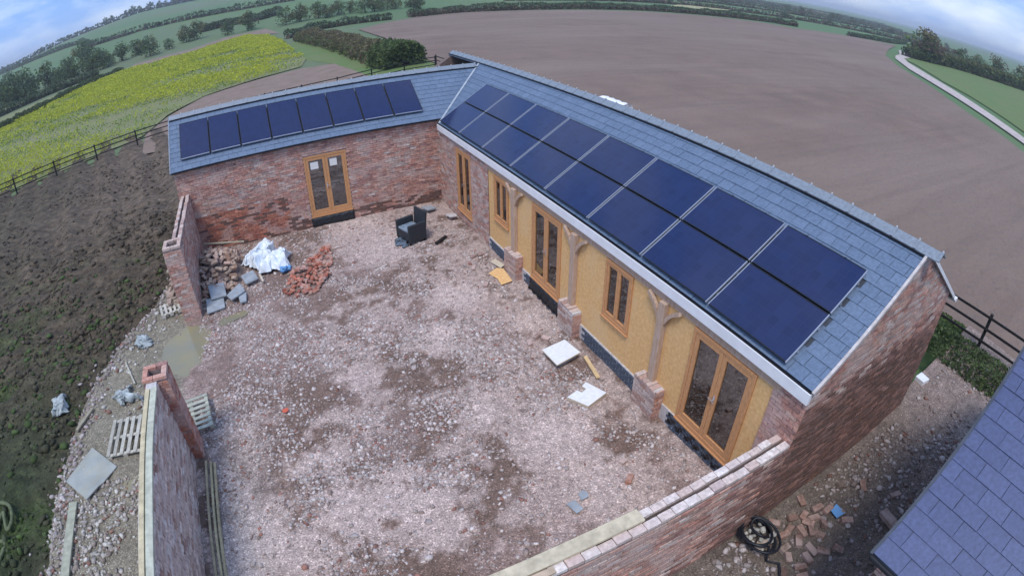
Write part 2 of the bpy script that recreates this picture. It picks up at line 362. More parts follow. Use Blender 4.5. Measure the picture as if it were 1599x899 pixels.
patch('grass_verge', [(-.4, -46), (-.4, -58), (-.4, -78), (-5, -70), (-9, -52), (-9.5, -30), (-9.3, 12.5), (-4.9, 12.5), (-4.9, -6), (-4, -20), (-3.4, -28), (-2.4, -38)], M['grass'], 1.2, -0.01, 0.12, 0.4)
patch('pale_crop_field', [(-330, -225), (-420, -300), (-470, -305), (-380, -222)], M['pale_field'], 20, 0.5)
patch('pale_crop_field', [(-95, -100), (-135, -112), (-160, -130), (-120, -120)], M['pale_field'], 8, 0.25)

# rape field: green-yellow sheet with the crop standing on it
RAPE = [(26, -17.6), (22, -18.3), (17, -20.4), (14.2, -22.6), (13, -28.6), (10.2, -34.5), (5.3, -37.8), (.6, -40.8), (-.6, -46.3), (-.2, -58), (0, -77.9), (1.2, -94.8), (5.5, -102.6), (11.4, -97.9), (16.1, -92.3),
        (22.3, -91), (28.6, -91), (33.1, -82.9), (36.7, -74.6), (40.2, -67.8), (42.7, -60.5), (46, -45), (46, -12)]
patch('rapeseed_field', RAPE, M['rape'], 1.6, offd, 0.15, 0.3)
patch('rapeseed_field', [(43, -57), (40, -66), (37, -75), (41, -84), (45, -79.6), (50, -75.5), (56, -62)], M['rape'], 2.5, lambda x, y: offd(x, y) + .02, 0.1, 0.3)

def inpoly(P, G):
    P = np.array(P, float); ins = np.zeros(len(G), bool); j = len(P) - 1
    for i in range(len(P)):
        c = ((P[i, 1] > G[:, 1]) != (P[j, 1] > G[:, 1])) & (G[:, 0] < (P[j, 0] - P[i, 0]) * (G[:, 1] - P[i, 1]) / (P[j, 1] - P[i, 1] + 1e-12) + P[i, 0]); ins ^= c; j = i
    return ins

def leafmesh(name, Cn, size, cols, flat=0.0):
    """one small randomly turned quad for each centre"""
    n = len(Cn); a = rng.normal(size=(n, 3)); a[:, 2] *= (1 - flat); a /= np.linalg.norm(a, axis=1)[:, None]
    b = rng.normal(size=(n, 3)); b -= (b * a).sum(1)[:, None] * a; b /= np.linalg.norm(b, axis=1)[:, None]
    s = np.asarray(size).reshape(-1, 1) * rng.uniform(.6, 1.3, (n, 1)); w = s * rng.uniform(.5, .9, (n, 1))
    V = np.stack([Cn - a * s, Cn + b * w * .8 - a * s * .1, Cn + a * s, Cn - b * w * .8 + a * s * .1], 1).reshape(-1, 3)
    F = np.arange(4 * n).reshape(-1, 4)
    return rawmesh(name, V, F, np.repeat(cols, 4, 0))

# crop: clumps of yellow flowers over green stems, in uneven drifts with bare bands and tramlines
G = np.column_stack([rng.uniform(-1, 46, 200000), -12 - 92 * rng.random(200000) ** 1.25])
G = G[inpoly(RAPE, G)]
v_ = -(G[:, 1] + .25 * G[:, 0]) + 2.6 * (fbm(G[:, 0] * .12, G[:, 1] * .12, 5) - .5); dens = fbm(G[:, 0] * .12 + 3, G[:, 1] * .20, 21) * .6 + fbm(G[:, 0] * .7, G[:, 1] * .7, 23) * .4
bare = np.maximum(np.maximum(np.exp(-((v_ - 30) / 3.2) ** 2) * 1.0, np.exp(-((v_ - 17.5) / .45) ** 2) * .9), np.maximum(np.exp(-((v_ - 48) / 1.0) ** 2) * .8, np.exp(-((v_ - 23) / 1.1) ** 2) * .45))
keep = rng.random(len(G)) < np.clip((dens - .28) * 3.4, .1, 1) * (1 - .88 * bare)
far = np.clip(dcam(G[:, 0], G[:, 1]) / 55, .75, 2)
G = G[keep]; far = far[keep]; dens = dens[keep]; v_ = v_[keep]
yel = (rng.random(len(G)) < np.clip((dens - .42) * 4.5 + .12 + (v_ > 36) * .40 + .16 * np.sin(v_ * .9), .05, .92))[:, None]
cc = np.where(yel, np.array([.47, .50, .06]) * rng.uniform(.8, 1.15, (len(G), 1)), np.array([.20, .30, .06]) * rng.uniform(.6, 1.3, (len(G), 1)))
zz = hgt(G[:, 0], G[:, 1]) + rng.uniform(.05, .35, len(G)) + yel[:, 0] * .15
stuff(obj('rapeseed_crop', leafmesh('rapeseed_crop', np.column_stack([G, zz]), .095 * far, cc, .3), M['leaf']), 'yellow flowering rapeseed crop growing in drifts behind the rail fence', 'crop')

# ------------------------------------------------------------------ near ground
BR = [(6.82, 7.37, 1.1), (3.98, 8.86, .9), (4.33, 10.3, .8), (3.17, 11.71, .9), (4.42, 13.16, .8), (3.14, 13.26, .4), (5.61, 8.76, .7), (6.57, 9.54, .6), (8.0, 6.12, .9), (5.52, 4.9, 1.0), (3.34, 4.6, .6),
      (3.14, 9.26, .5), (8.19, 7.04, .6), (1.15, 12.09, .5), (4.57, 9.43, .6), (7.19, 10.17, .5), (1.01, 3.32, .5), (6.4, 1.4, 1.6), (7.8, 2.3, 1.4)]
GR = [(5.82, 11.6, .9), (6.19, 10.21, .6), (2.0, 11.44, .9), (2.75, 7.47, .8), (1.73, 6.14, .8), (2.74, 2.37, 1.3), (7.28, 11.5, .8), (1.83, 12.92, .8), (3.15, .57, .9), (.68, 7.95, .6), (4.93, 11.68, .8), (2.97, 10.18, .5),
      (7.92, 11.84, .7), (6.81, 11.94, .7), (4.68, 12.51, .6), (4.92, 8.2, .5), (3.6, 1.2, .9)]
ST = [(7.43, 4.63, .9), (6.23, 6.36, 1.2), (7.5, 8.2, 1.0), (4.04, 7.12, 1.0), (2.21, 8.78, 1.0), (6.6, 11.01, .8), (6.26, 12.39, .8), (3.6, 10.07, .8), (4.33, 11.32, .6), (1.4, 10.14, .8), (7.09, 9.52, .8), (5.2, 10.27, .9), (8.33, 4.83, .6), (2.09, 7.8, .8)]
def blob(x, y, L_):
    s = np.zeros_like(x)
    for a, b, r in L_:
        d = np.hypot(x - a, y - b) / r; s = np.maximum(s, np.clip(1.25 - d, 0, 1))
    return s
XB = ([-40, -5.4, -2.5, .7, 2.8, 3.8, 5.4, 5.8, 7.6, 8.8, 11.2, 15, 40], [8.7, 8.7, 8.8, 9.3, 9.8, 10.5, 11.1, 11.3, 11.6, 11.7, 11.8, 12, 12])
def xb(y): return np.interp(y, *XB)
def zyard(x, y):
    z = (fbm(x * .9, y * .9, 3) - .5) * .10 + (fbm(x * 5, y * 5, 8) - .5) * .035
    z -= .09 * np.clip(1.2 - np.hypot((x - 8.9) / .9, (y - 5.4) / 1.5), 0, 1)          # the gateway holds water
    z += .12 * np.clip((x - 6.5) / 2, 0, 1) * np.clip((2.0 - y) / 1.5, 0, 1) * (x < 8.7)
    z -= .25 * np.clip((x - xb(y) - .1) / .5, 0, 1)
    return z
def cyard(x, y):
    n1 = fbm(x * 1.3, y * 1.3, 11); n2 = fbm(x * 3.5, y * 3.5, 15)
    br = np.clip((blob(x, y, BR) * .45 + .10 + .28 * np.clip((x - 3.2) / 2.5, 0, 1) - .25 * np.clip((1.2 - y) / 3, 0, 1) + (n1 - .5) * 1.9 + (n2 - .5) * 2.2 + (fbm(x * 9, y * 9, 19) - .5) * 1.2 - blob(x, y, GR) * .9) * 2.0, 0, 1)[:, None]
    grey = np.array([.355, .275, .245]); brown = np.array([.140, .093, .074])
    gz_ = np.clip(blob(x, y, GR) + (n1 - .5) * 1.5, 0, 1)[:, None]
    c = (grey * (1 - gz_) + np.array([.42, .335, .305]) * gz_) * (1 - br) + brown * br
    c = c * (0.80 + .4 * n2[:, None])
    pin = np.clip((fbm(x * .6 + 9, y * .6, 31) - .5) * 4, 0, 1)[:, None]
    c = c * (1 - .35 * pin) + np.array([.33, .245, .225]) * .35 * pin
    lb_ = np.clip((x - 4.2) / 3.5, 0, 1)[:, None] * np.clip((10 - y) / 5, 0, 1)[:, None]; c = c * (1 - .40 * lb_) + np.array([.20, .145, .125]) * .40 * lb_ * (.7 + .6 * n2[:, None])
    out = np.clip((x - 8.75) / .3, 0, 1)[:, None]                                    # wetter ground outside the gate
    c = c * (1 - out) + (np.array([.185, .165, .125]) * (.7 + .6 * n1[:, None])) * out
    ash = np.clip(1.2 - np.hypot(x - 8.05, (y - 11.2) / 3), 0, 1)[:, None] * np.clip((8.3 - x) * 5, 0, 1)[:, None]
    c = c * (1 - ash * .6) + np.array([.33, .31, .31]) * ash * .6
    return c
def sheet(name, x0, x1, y0, y1, st, zf, cf, m):
    xs = np.arange(x0, x1 + st / 2, st); ys = np.arange(y0, y1 + st / 2, st); X, Y = np.meshgrid(xs, ys); x, y = X.ravel(), Y.ravel()
    nx = len(xs); i = (np.arange(len(ys) - 1)[:, None] * nx + np.arange(nx - 1)[None]).ravel()
    F = np.column_stack([i, i + 1, i + 1 + nx, i + nx])
    return struct(obj(name, rawmesh(name, np.column_stack([x, y, zf(x, y)]), F, cf(x, y), smooth=True), m))
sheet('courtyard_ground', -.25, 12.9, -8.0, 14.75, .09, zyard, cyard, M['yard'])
def zsoil(x, y):
    e = x - xb(y); z = -.10 + .12 * np.clip(e / .8, 0, 1)
    fu = np.sin((x * .95 + y * .22) * 3.4 + 2.2 * fbm(x * .25, y * .25, 4))
    return z + (fbm(x * 2.1, y * 2.1, 41, 5) - .5) * .36 * np.clip(e / .6, .2, 1) * np.clip((y + 12) / 12, .45, 1) + .10 * fu * np.clip(e, 0, 1) * np.clip((4 - y) / 8, 0, 1)
def csoil(x, y):
    n = fbm(x * .8, y * .8, 51)[:, None]; n2 = fbm(x * 4, y * 4, 52)[:, None]
    up = np.clip((2 - y) / 10, 0, 1)[:, None] * np.clip((20 - x) / 6, .15, 1)[:, None]
    lo_ = np.clip((y - 3) / 6, 0, 1)[:, None] * np.clip((x - 10) / 3, 0, 1)[:, None]; c = (np.array([.092, .071, .048]) * (1 - lo_) + np.array([.042, .054, .024]) * lo_) * (1 - up) + np.array([.135, .100, .072]) * up
    gr = np.clip((n - .50) * 6 + np.clip((x - 14) / 8, -.2, .6)[:, None], 0, 1) * (1 - .85 * up) * np.clip((y + 6) / 12, .1, 1)[:, None]
    c = c * (1 - gr * .75) + np.array([.060, .088, .026]) * gr * .75
    edge = np.clip((-y - 13 - .3 * (x - 14) * -1) / 2, 0, 1)[:, None]
    return c * (.36 + .85 * n2)
sheet('turned_soil', 8.8, 30.0, -24.0, 15.0, .13, zsoil, csoil, M['soil'])
def zback(x, y): return hgt(x, y) + np.clip((y - 14.6) * 3, 0, 1) * 0 - .15 + (fbm(x * 1.2, y * 1.2, 61) - .5) * .14 + .06 * np.clip(-x, -6, 0) + .06 * np.clip((-x) - 6, 0, 4) + .15 * np.clip((-x - 4) / 3, 0, 1)
def cback(x, y):
    n = fbm(x * 1.5, y * 1.5, 62)[:, None]; n2 = fbm(x * 5, y * 5, 63)[:, None]
    f = np.clip((-x - 2) / 4, 0, 1)[:, None]
    c = np.array([.118, .095, .078]) * (1 - f) + np.array([.20, .155, .135]) * f
    return c * (.55 + .5 * n + .4 * n2)
sheet('yard_ground', -9.2, 6.0, 14.62, 23.0, .10, zback, cback, M['yard'])

def smooth_poly(P, it=2):
    P = np.array(P, float)
    for _ in range(it): P = np.stack([.75 * P + .25 * np.roll(P, -1, 0), .25 * P + .75 * np.roll(P, -1, 0)], 1).reshape(-1, 2)
    return P
def puddle(pts, z):
    P = smooth_poly(pts); P = P + rng.normal(size=P.shape) * .025
    struct(obj('puddle', rawmesh('puddle', np.column_stack([P, np.full(len(P), z)]), [tuple(range(len(P)))]), M['water']))
puddle([(9.05, 4.15), (8.6, 4.0), (8.0, 4.4), (8.15, 5.2), (8.2, 6.0), (8.45, 6.7), (8.85, 7.1), (9.35, 6.9), (9.6, 6.1), (9.65, 5.6), (9.9, 5.1), (10.0, 4.5)], -.040)
puddle([(7.9, 4.35), (7.2, 4.25), (7.0, 4.4), (7.4, 4.65), (8.0, 4.75)], .004)
puddle([(10.2, 9.35), (9.85, 9.3), (9.8, 9.7), (10.1, 9.85), (10.35, 9.6)], .0)

# loose stones ------------------------------------------------------
PH = (1 + 5 ** .5) / 2
ICO = np.array([(-1, PH, 0), (1, PH, 0), (-1, -PH, 0), (1, -PH, 0), (0, -1, PH), (0, 1, PH), (0, -1, -PH), (0, 1, -PH), (PH, 0, -1), (PH, 0, 1), (-PH, 0, -1), (-PH, 0, 1)]) / 1.9
ICF = np.array([(0, 11, 5), (0, 5, 1), (0, 1, 7), (0, 7, 10), (0, 10, 11), (1, 5, 9), (5, 11, 4), (11, 10, 2), (10, 7, 6), (7, 1, 8), (3, 9, 4), (3, 4, 2), (3, 2, 6), (3, 6, 8), (3, 8, 9), (4, 9, 5), (2, 4, 11), (6, 2, 10), (8, 6, 7), (9, 8, 1)])
def stones(name, xy, zf, size, cols, sink=.25, m=None, flat=.7):
    n = len(xy); s = np.asarray(size).reshape(-1, 1) * rng.uniform(.55, 1.25, (n, 3)); s[:, 2] *= flat
    V = ICO[None] * (1 + rng.normal(size=(n, 12, 1)) * .24) * s[:, None]
    a = rng.uniform(0, 6.28, n); c, sn = np.cos(a)[:, None], np.sin(a)[:, None]
    x = V[..., 0] * c - V[..., 1] * sn; y = V[..., 0] * sn + V[..., 1] * c
    z = V[..., 2] + (zf(xy[:, 0], xy[:, 1]) + s[:, 2] * (1 - 2 * sink))[:, None]
    P = np.stack([x + xy[:, :1], y + xy[:, 1:], z], -1).reshape(-1, 3)
    F = (ICF[None] + (np.arange(n) * 12)[:, None, None]).reshape(-1, 3)
    return stuff(obj(name, rawmesh(name, P, F, np.repeat(cols, 12, 0)), m or M['stone']))
def stone_cols(n, dark=1.0):
    k = rng.random((n, 1)); c = np.where(k < .42, [[.43, .365, .345]], np.where(k < .64, [[.30, .235, .21]], np.where(k < .92, [[.54, .48, .46]], [[.30, .155, .125]])))
    return c * rng.uniform(.65, 1.2, (n, 1)) * dark
n = 95000
xy = np.column_stack([rng.uniform(.15, 8.5, n), rng.uniform(.1, 14.4, n)])
d_ = .20 + .95 * blob(xy[:, 0], xy[:, 1], ST) - .42 * blob(xy[:, 0], xy[:, 1], GR) - .06 * blob(xy[:, 0], xy[:, 1], BR) + (fbm(xy[:, 0] * 1.6, xy[:, 1] * 1.6, 77) - .5) * 1.7
xy = xy[rng.random(n) < np.clip(d_, .05, .85)]
tag(stones('rubble_stones', xy, zyard, 0.011 + .036 * rng.random(len(xy)) ** 2.8, stone_cols(len(xy)), .42, None, .62), 'pale crushed stones scattered thick over the courtyard floor', 'rubble')
n = 260; xy = np.column_stack([rng.uniform(.2, 8.4, n), rng.uniform(.2, 14.3, n)])
tag(stones('rubble_stones', xy, zyard, .038 + .03 * rng.random(n), stone_cols(n), .45), 'fist sized stones strewn among the finer courtyard rubble', 'rubble')
# gate side, outside the left walls
n = 13000; xy = np.column_stack([rng.uniform(8.95, 12.2, n), rng.uniform(.4, 13.5, n)]); ok = xy[:, 0] < xb(xy[:, 1]) + .35
dd = np.where(xy[:, 1] > 9.3, .9, .16) * np.clip((fbm(xy[:, 0] * 1.2, xy[:, 1] * 1.2, 91) - .28) * 3, .05, 1) * (1 - .9 * (np.hypot((xy[:, 0] - 8.9) / .8, (xy[:, 1] - 5.4) / 1.6) < 1))
xy = xy[ok & (rng.random(n) < dd)]
tag(stones('rubble_stones', xy, zyard, .018 + .05 * rng.random(len(xy)) ** 2, stone_cols(len(xy), .95) * np.array([.93, 1.0, .95]), .3), 'grey stones and broken hardcore outside the long left wall', 'rubble')
n = 700; xy = np.column_stack([xb(np.linspace(-2, 13, n)) + rng.normal(size=n) * .22, np.linspace(-2, 13, n)])
tag(stones('rubble_stones', xy, lambda x, y: np.maximum(zyard(x, y), zsoil(x, y)), .03 + .05 * rng.random(n) ** 2, stone_cols(n, .75), .3), 'stones along the edge of the dark turned soil', 'rubble')
# clods in the turned soil
n = 26000; xy = np.column_stack([8.9 + 18 * rng.random(n) ** 1.6, rng.uniform(-17, 14, n)]); ok = xy[:, 0] > xb(xy[:, 1]) + .1
ok &= rng.random(n) < np.clip((fbm(xy[:, 0] * .9, xy[:, 1] * .9, 95) - .3) * 3, .1, 1) * np.clip((xy[:, 1] + 9) / 11, .22, 1); xy = xy[ok]
up = np.clip((2 - xy[:, 1]) / 10, 0, 1)[:, None]; gm = (rng.random((len(xy), 1)) < .25) & (up < .4)
lo_ = np.clip((xy[:, 1:] - 3) / 6, 0, 1) * np.clip((xy[:, :1] - 10) / 3, 0, 1); cc = ((np.array([.102, .080, .056]) * (1 - lo_) + np.array([.054, .066, .032]) * lo_) * (1 - up) + np.array([.108, .087, .063]) * up) * rng.uniform(.4, 1.1, (len(xy), 1)); cc = np.where(gm, np.array([.062, .095, .03]) * rng.uniform(.6, 1.2, (len(xy), 1)), cc)
tag(stones('soil_clods', xy, zsoil, .03 + .09 * rng.random(len(xy)) ** 2, cc, .30), 'dark clods of earth thrown up across the turned soil', 'soil')
G = np.column_stack([9.9 + 16 * rng.random(30000) ** 1.5, rng.uniform(-16, 14, 30000)])
kk = (G[:, 0] > xb(G[:, 1]) + .2) & (rng.random(len(G)) < np.clip((fbm(G[:, 0] * .8, G[:, 1] * .8, 51) - .44) * 5, .01, .9) * np.clip((G[:, 1] + 0) / 9, .02, .7)); G = G[kk]
stuff(obj('weeds', leafmesh('weeds', np.column_stack([G, zsoil(G[:, 0], G[:, 1]) + .03]), .045, np.array([.055, .095, .022]) * rng.uniform(.6, 1.5, (len(G), 1)), .2), M['leaf']), 'low green weeds sprouting over the turned soil', 'weeds')
# yard behind the gable
n = 5000; xy = np.column_stack([rng.uniform(-8, 3.4, n), rng.uniform(14.95, 17.2, n)]); ok = rng.random(n) < np.clip((fbm(xy[:, 0] * 1.1, xy[:, 1] * 1.3, 99) - .36) * 3.5, .04, .9); xy = xy[ok]
tag(stones('rubble_stones', xy, zback, .016 + .055 * rng.random(len(xy)) ** 2.2, stone_cols(len(xy), .72), .35), 'muddy stones in the passage behind the brick gable', 'rubble')

# ------------------------------------------------------------------ bricks
PAL = {'mix': [(.48, .25, .195), (.45, .23, .18), (.51, .29, .23), (.43, .235, .195), (.53, .34, .275), (.48, .275, .22), (.34, .19, .165)],
       'red': [(.44, .17, .11), (.39, .15, .10), (.47, .20, .135), (.34, .135, .10)],
       'mid': [(.28, .15, .12), (.25, .14, .12), (.30, .165, .13), (.225, .13, .115), (.29, .175, .15)],
       'smear': [(.66, .57, .52), (.60, .49, .44), (.69, .62, .58), (.55, .42, .37), (.63, .54, .50), (.50, .39, .36)],
       'old': [(.165, .098, .08), (.178, .104, .084), (.15, .094, .08), (.17, .105, .092), (.185, .102, .076)],
       'pale': [(.46, .34, .29), (.50, .39, .34), (.42, .28, .23), (.39, .24, .20), (.52, .43, .39), (.36, .26, .235)]}
BRICK = {}
def brick_mesh(pal, i):
    k = (pal, i)
    if k not in BRICK:
        b = MB(); j = lambda: random.uniform(-.004, .004)
        p = [(x * .1075 + j(), y, z * .0325 + j()) for y in (-.022, .012) for x, z in ((-1, -1), (1, -1), (1, 1), (-1, 1))]
        p = [p[0], p[1], p[5], p[4], p[3], p[2], p[6], p[7]]
        b.hexa(p, vary(PAL[pal][i], .92, 1.08)); me = b.mesh('brick'); me.materials.append(M['brick_old' if pal in ('old', 'mid') else 'brick']); BRICK[k] = me
    return BRICK[k]

def lay_bricks(origin, U, Nn, u0, u1, zfun, openings, palf, rough=.006):
    """list of bricks: (centre, length, palette, index, proud, full, U, N)"""
    out = []; origin, U, Nn = map(lambda a: np.array(a, float), (origin, U, Nn)); z = 0.0; row = 0
    while True:
        zc = z + .0375
        spans = zfun(zc)
        if spans is None: break
        for (a, b) in spans:
            iv = [(max(a, u0), min(b, u1))]
            for (oa, ob, oz0, oz1) in openings:
                if oz0 < zc < oz1:
                    iv = [q for (s, e) in iv for q in ((s, min(e, oa)), (max(s, ob), e)) if q[1] - q[0] > .03]
            for (s, e) in iv:
                off = .1125 * (row % 2); k = math.floor((s - off) / .225)
                while True:
                    bs, be = off + k * .225 + .005, off + (k + 1) * .225 - .005; k += 1
                    if bs >= e: break
                    cs, ce = max(bs, s), min(be, e)
                    if ce - cs < .03: continue
                    u = (cs + ce) / 2; pal = palf(u, zc); full = (ce - cs) > .2145
                    out.append((origin + U * u + np.array([0, 0, zc]), ce - cs, pal, random.randrange(len(PAL[pal])), random.uniform(-.5, 1) * rough, full, U, Nn))
        z += .075; row += 1
    return out

def put_bricks(bricks, parent_of, limit=300):
    """the bricks that show largest become parts, the rest one joined part"""
    sc = []
    for c, l, pal, i, pr, full, U, Nn in bricks:
        d = CAM - c; D = np.linalg.norm(d); sc.append((d @ Nn) / D / D ** 2 if full else -1)
    order = np.argsort(-np.array(sc)); ind = set(int(k) for k in order[:limit] if sc[k] > 0)
    rest = {}
    for k, (c, l, pal, i, pr, full, U, Nn) in enumerate(bricks):
        par = parent_of(Nn)
        if k in ind:
            o = obj('brick', brick_mesh(pal, i), None, par); r = random.uniform(-.006, .006)
            # local x along U, local y along the outward normal
            Xv = Vector(U); Yv = Vector(Nn); Zv = Xv.cross(Yv)
            if Zv.z < 0: Xv = -Xv; Zv = -Zv
            mt = Matrix((Xv, Yv, Zv)).transposed().to_4x4() @ Matrix.Rotation(r, 4, 'Y')
            mt.translation = Vector(c + Nn * pr); o.matrix_local = mt
        else:
            rest.setdefault((par.name, pal in ('old', 'mid')), (par, MB()))[1].obox(c + Nn * (pr - .005), U * l / 2, Nn * .017, np.array([0, 0, .0325]), vary(PAL[pal][i], .85, 1.12))
    for (_, od), (par, mb) in rest.items():
        o = mb.build('brickwork', M['brick_old' if od else 'brick'], par); o['kind'] = 'stuff'

# ------------------------------------------------------------------ the barn
barn = thing('brick_barn', 'L shaped red brick barn with slate roof and oak doors round the courtyard', 'barn')
XE, ZE, ALA, TAR, LY, YF = .0334, 2.829, .5514, 3.045, 14.812, -5.156
YEB, ZEB, ALB, TBR, LX = .1446, 2.955, .585, 2.46, 8.825
ca, sa, cb, sb = math.cos(ALA), math.sin(ALA), math.cos(ALB), math.sin(ALB)
def RA(y, t, n=0.0): return np.array([XE - t * ca + n * sa, y, ZE + t * sa + n * ca])
def RB(x, t, n=0.0): return np.array([x, YEB - t * cb + n * sb, ZEB + t * sb + n * cb])
RXA, RZA = XE - TAR * ca, ZE + TAR * sa
RYB, RZB = YEB - TBR * cb, ZEB + TBR * sb
XBK = 2 * RXA - XE                         # back eave of the long wing
YBB = 2 * RYB - YEB
# openings
DA = [(1.673, 2.845, .33, 2.40)]           # brick part of the long wing
DB = [(3.18, 4.59, .37, 2.44)]
wallB = MB()
def wall_rects(mb, f, u0, u1, z0, z1, ops, t):
    us = sorted([u0, u1] + [q for o in ops for q in o[:2]])
    for a, b in zip(us[:-1], us[1:]):
        zs = [(z0, z1)]
        for o in ops:
            if o[0] <= (a + b) / 2 <= o[1]: zs = [(z0, o[2]), (o[3], z1)]
        for q in zs: f(mb, a, b, q[0], q[1], t)
fB = lambda mb, a, b, c, d, t: mb.box((a, -t, c), (b, 0, d))
fA = lambda mb, a, b, c, d, t: mb.box((-t, a, c), (0, b, d))
wall_rects(wallB, fB, 0, LX - .05, -.2, ZEB + .02, DB, .28)
wB = wallB.build('wall', M['mortar'], barn)
wallA = MB(); wall_rects(wallA, fA, 0.003, 4.10, -.2, ZE - .03, DA, .28); wA = wallA.build('wall', M['mortar'], barn)
wallE = MB(); fA(wallE, 14.178, LY - .29, -.3, ZE - .03, .28); wE = wallE.build('wall', M['mortar'], barn)
gw = MB(); zr = lambda x: RZA - abs(x - RXA) * math.tan(ALA) - .03
gp = [(0.0, -.4), (0.0, zr(0)), (RXA, zr(RXA)), (XBK + .35, zr(XBK + .35)), (XBK + .35, -.4)]
gw.prism([(x, LY - .28, z) for x, z in gp], (0, .276, 0)); wG = gw.build('wall', M['mortar_old'], barn)
bw = MB(); bw.box((XBK + .35, YF + .29, -.3), (XBK + .63, LY - .29, ZE - .05)); bw.build('wall', M['mortar_old'], barn)
bw = MB(); bw.prism([(x, YF, z) for x, z in gp], (0, .28, 0)); bw.build('wall', M['mortar_old'], barn)
bw = MB(); bw.box((0.0, YBB + .1, -.3), (LX - .34, YBB + .38, ZEB)); bw.build('wall', M['mortar_old'], barn)
bw = MB(); gq = [(-.28, -.2), (-.28, ZEB), (RYB, RZB - .05), (YBB + .39, ZEB), (YBB + .39, -.2)]
bw.prism([(LX - .33, y, z) for y, z in gq], (.276, 0, 0)); bw.build('wall', M['mortar_old'], barn)
fl = MB(); fl.box((XBK + .6, YF + .3, .1), (-.13, LY - .3, .30)); fl.build('floor', M['floor'], barn); fl = MB(); fl.box((-.12, YBB + .3, .1), (LX - .3, -.3, .30)); fl.build('floor', M['floor'], barn)
iw = MB(); iw.box((-2.6, .2, .3), (-2.5, LY - .4, 2.5)); iw.build('inner_wall', M['interior'], barn); iw = MB(); iw.box((.3, -2.6, .3), (LX - .4, -2.5, 2.6)); iw.build('inner_wall', M['interior'], barn)

def pal_B(u, z):
    n = fbm(np.array([u * .8]), np.array([z * 1.2]), 5)[0]
    if 5.3 < u < 8.6 and .1 < z < 1.25: return 'red' if random.random() < .8 else 'old'
    if z < .35 or (u > 5 and z < .55): return 'old' if random.random() < .6 else 'mix'
    if n > .58: return 'pale' if random.random() < .5 else 'mix'
    return 'mix' if random.random() < .88 else 'pale'
def pal_A(u, z): return 'pale' if random.random() < .6 else 'mix'
def pal_G(u, z):
    f_ = (z - 2.42) / .35 + random.uniform(-.7, .7)
    return ('mix' if random.random() < .6 else 'pale') if f_ > .35 else ('mid' if f_ > -.5 or random.random() < .3 else 'old')
bb = lay_bricks((0, 0, 0), (1, 0, 0), (0, 1, 0), 0, LX - .05, lambda z: [(0, 99)] if z < ZEB else None, DB, pal_B, .016)
bb += lay_bricks((0, 0, 0), (0, 1, 0), (1, 0, 0), .02, 4.1, lambda z: [(0, 99)] if z < ZE - .05 else None, DA, pal_A, .008)
bb += lay_bricks((0, 0, 0), (0, 1, 0), (1, 0, 0), 14.178, LY - .0, lambda z: [(0, 99)] if z < ZE - .05 else None, [], lambda u, z: 'mix', .008)
def gz(z):
    if z > zr(RXA) - .05: return None
    h_ = (zr(RXA) - z) / math.tan(ALA)
    return [(max(XBK + .35, RXA - h_), min(0.0, RXA + h_))]
b2 = lay_bricks((0, LY - .004, -.375), (1, 0, 0), (0, 1, 0), -6, 0, lambda z: gz(z - .375), [], lambda u, z: pal_G(u, z - .375), .006)
def par_barn(bricks_groups):
    allb = [(b, p) for bs, p in bricks_groups for b in bs]; ids = {id(b): p for b, p in allb}
    sc = []
    for b, p in allb:
        d = CAM - b[0]; D = np.linalg.norm(d); sc.append((d @ b[7]) / D ** 3 if b[5] else -1)
    top = set(np.argsort(-np.array(sc))[:300].tolist())
    for k_, (bs, p) in enumerate(bricks_groups):
        base = sum(len(q[0]) for q in bricks_groups[:k_]); n_ind = sum(1 for j in range(len(bs)) if base + j in top)
        put_bricks(bs, lambda Nn, p=p: p, n_ind)
nB = sum(1 for b in bb if b[7][1] > .5)
bA = [b for b in bb[nB:] if b[0][1] < 5]; bE = [b for b in bb[nB:] if b[0][1] > 5]
par_barn([(bb[:nB], wB), (bA, wA), (bE, wE), (b2, wG)])

# ------------------------------------------------------------------ roofs
def clip(P, a, b, c):
    """keep a*x+b*y+c>=0"""
    out = []
    for i in range(len(P)):
        p, q = P[i], P[(i + 1) % len(P)]; dp, dq = a * p[0] + b * p[1] + c, a * q[0] + b * q[1] + c
        if dp >= 0: out.append(p)
        if dp * dq < 0: t = dp / (dp - dq); out.append((p[0] + t * (q[0] - p[0]), p[1] + t * (q[1] - p[1])))
    return out
SLATE = {}
SLC = [(.108, .156, .236), (.114, .162, .244), (.103, .150, .228), (.118, .167, .250), (.106, .153, .232)]
SLD = [(.055, .074, .165), (.059, .079, .172), (.052, .071, .159), (.062, .082, .177), (.054, .073, .162)]
def slate_mesh(i, w, l, SLC):
    k = (i, w, l)
    if k not in SLATE:
        b = MB(); j = lambda: random.uniform(-.003, .003)
        b.hexa([(-w / 2, 0, .006), (w / 2, 0, .006), (w / 2, l, -.008), (-w / 2, l, -.008), (-w / 2 + j(), j(), .013), (w / 2 + j(), j(), .013), (w / 2, l, -.002), (-w / 2, l, -.002)], SLC[i])
        me = b.mesh('slate'); me.materials.append(M['slate']); SLATE[k] = me
    return SLATE[k]
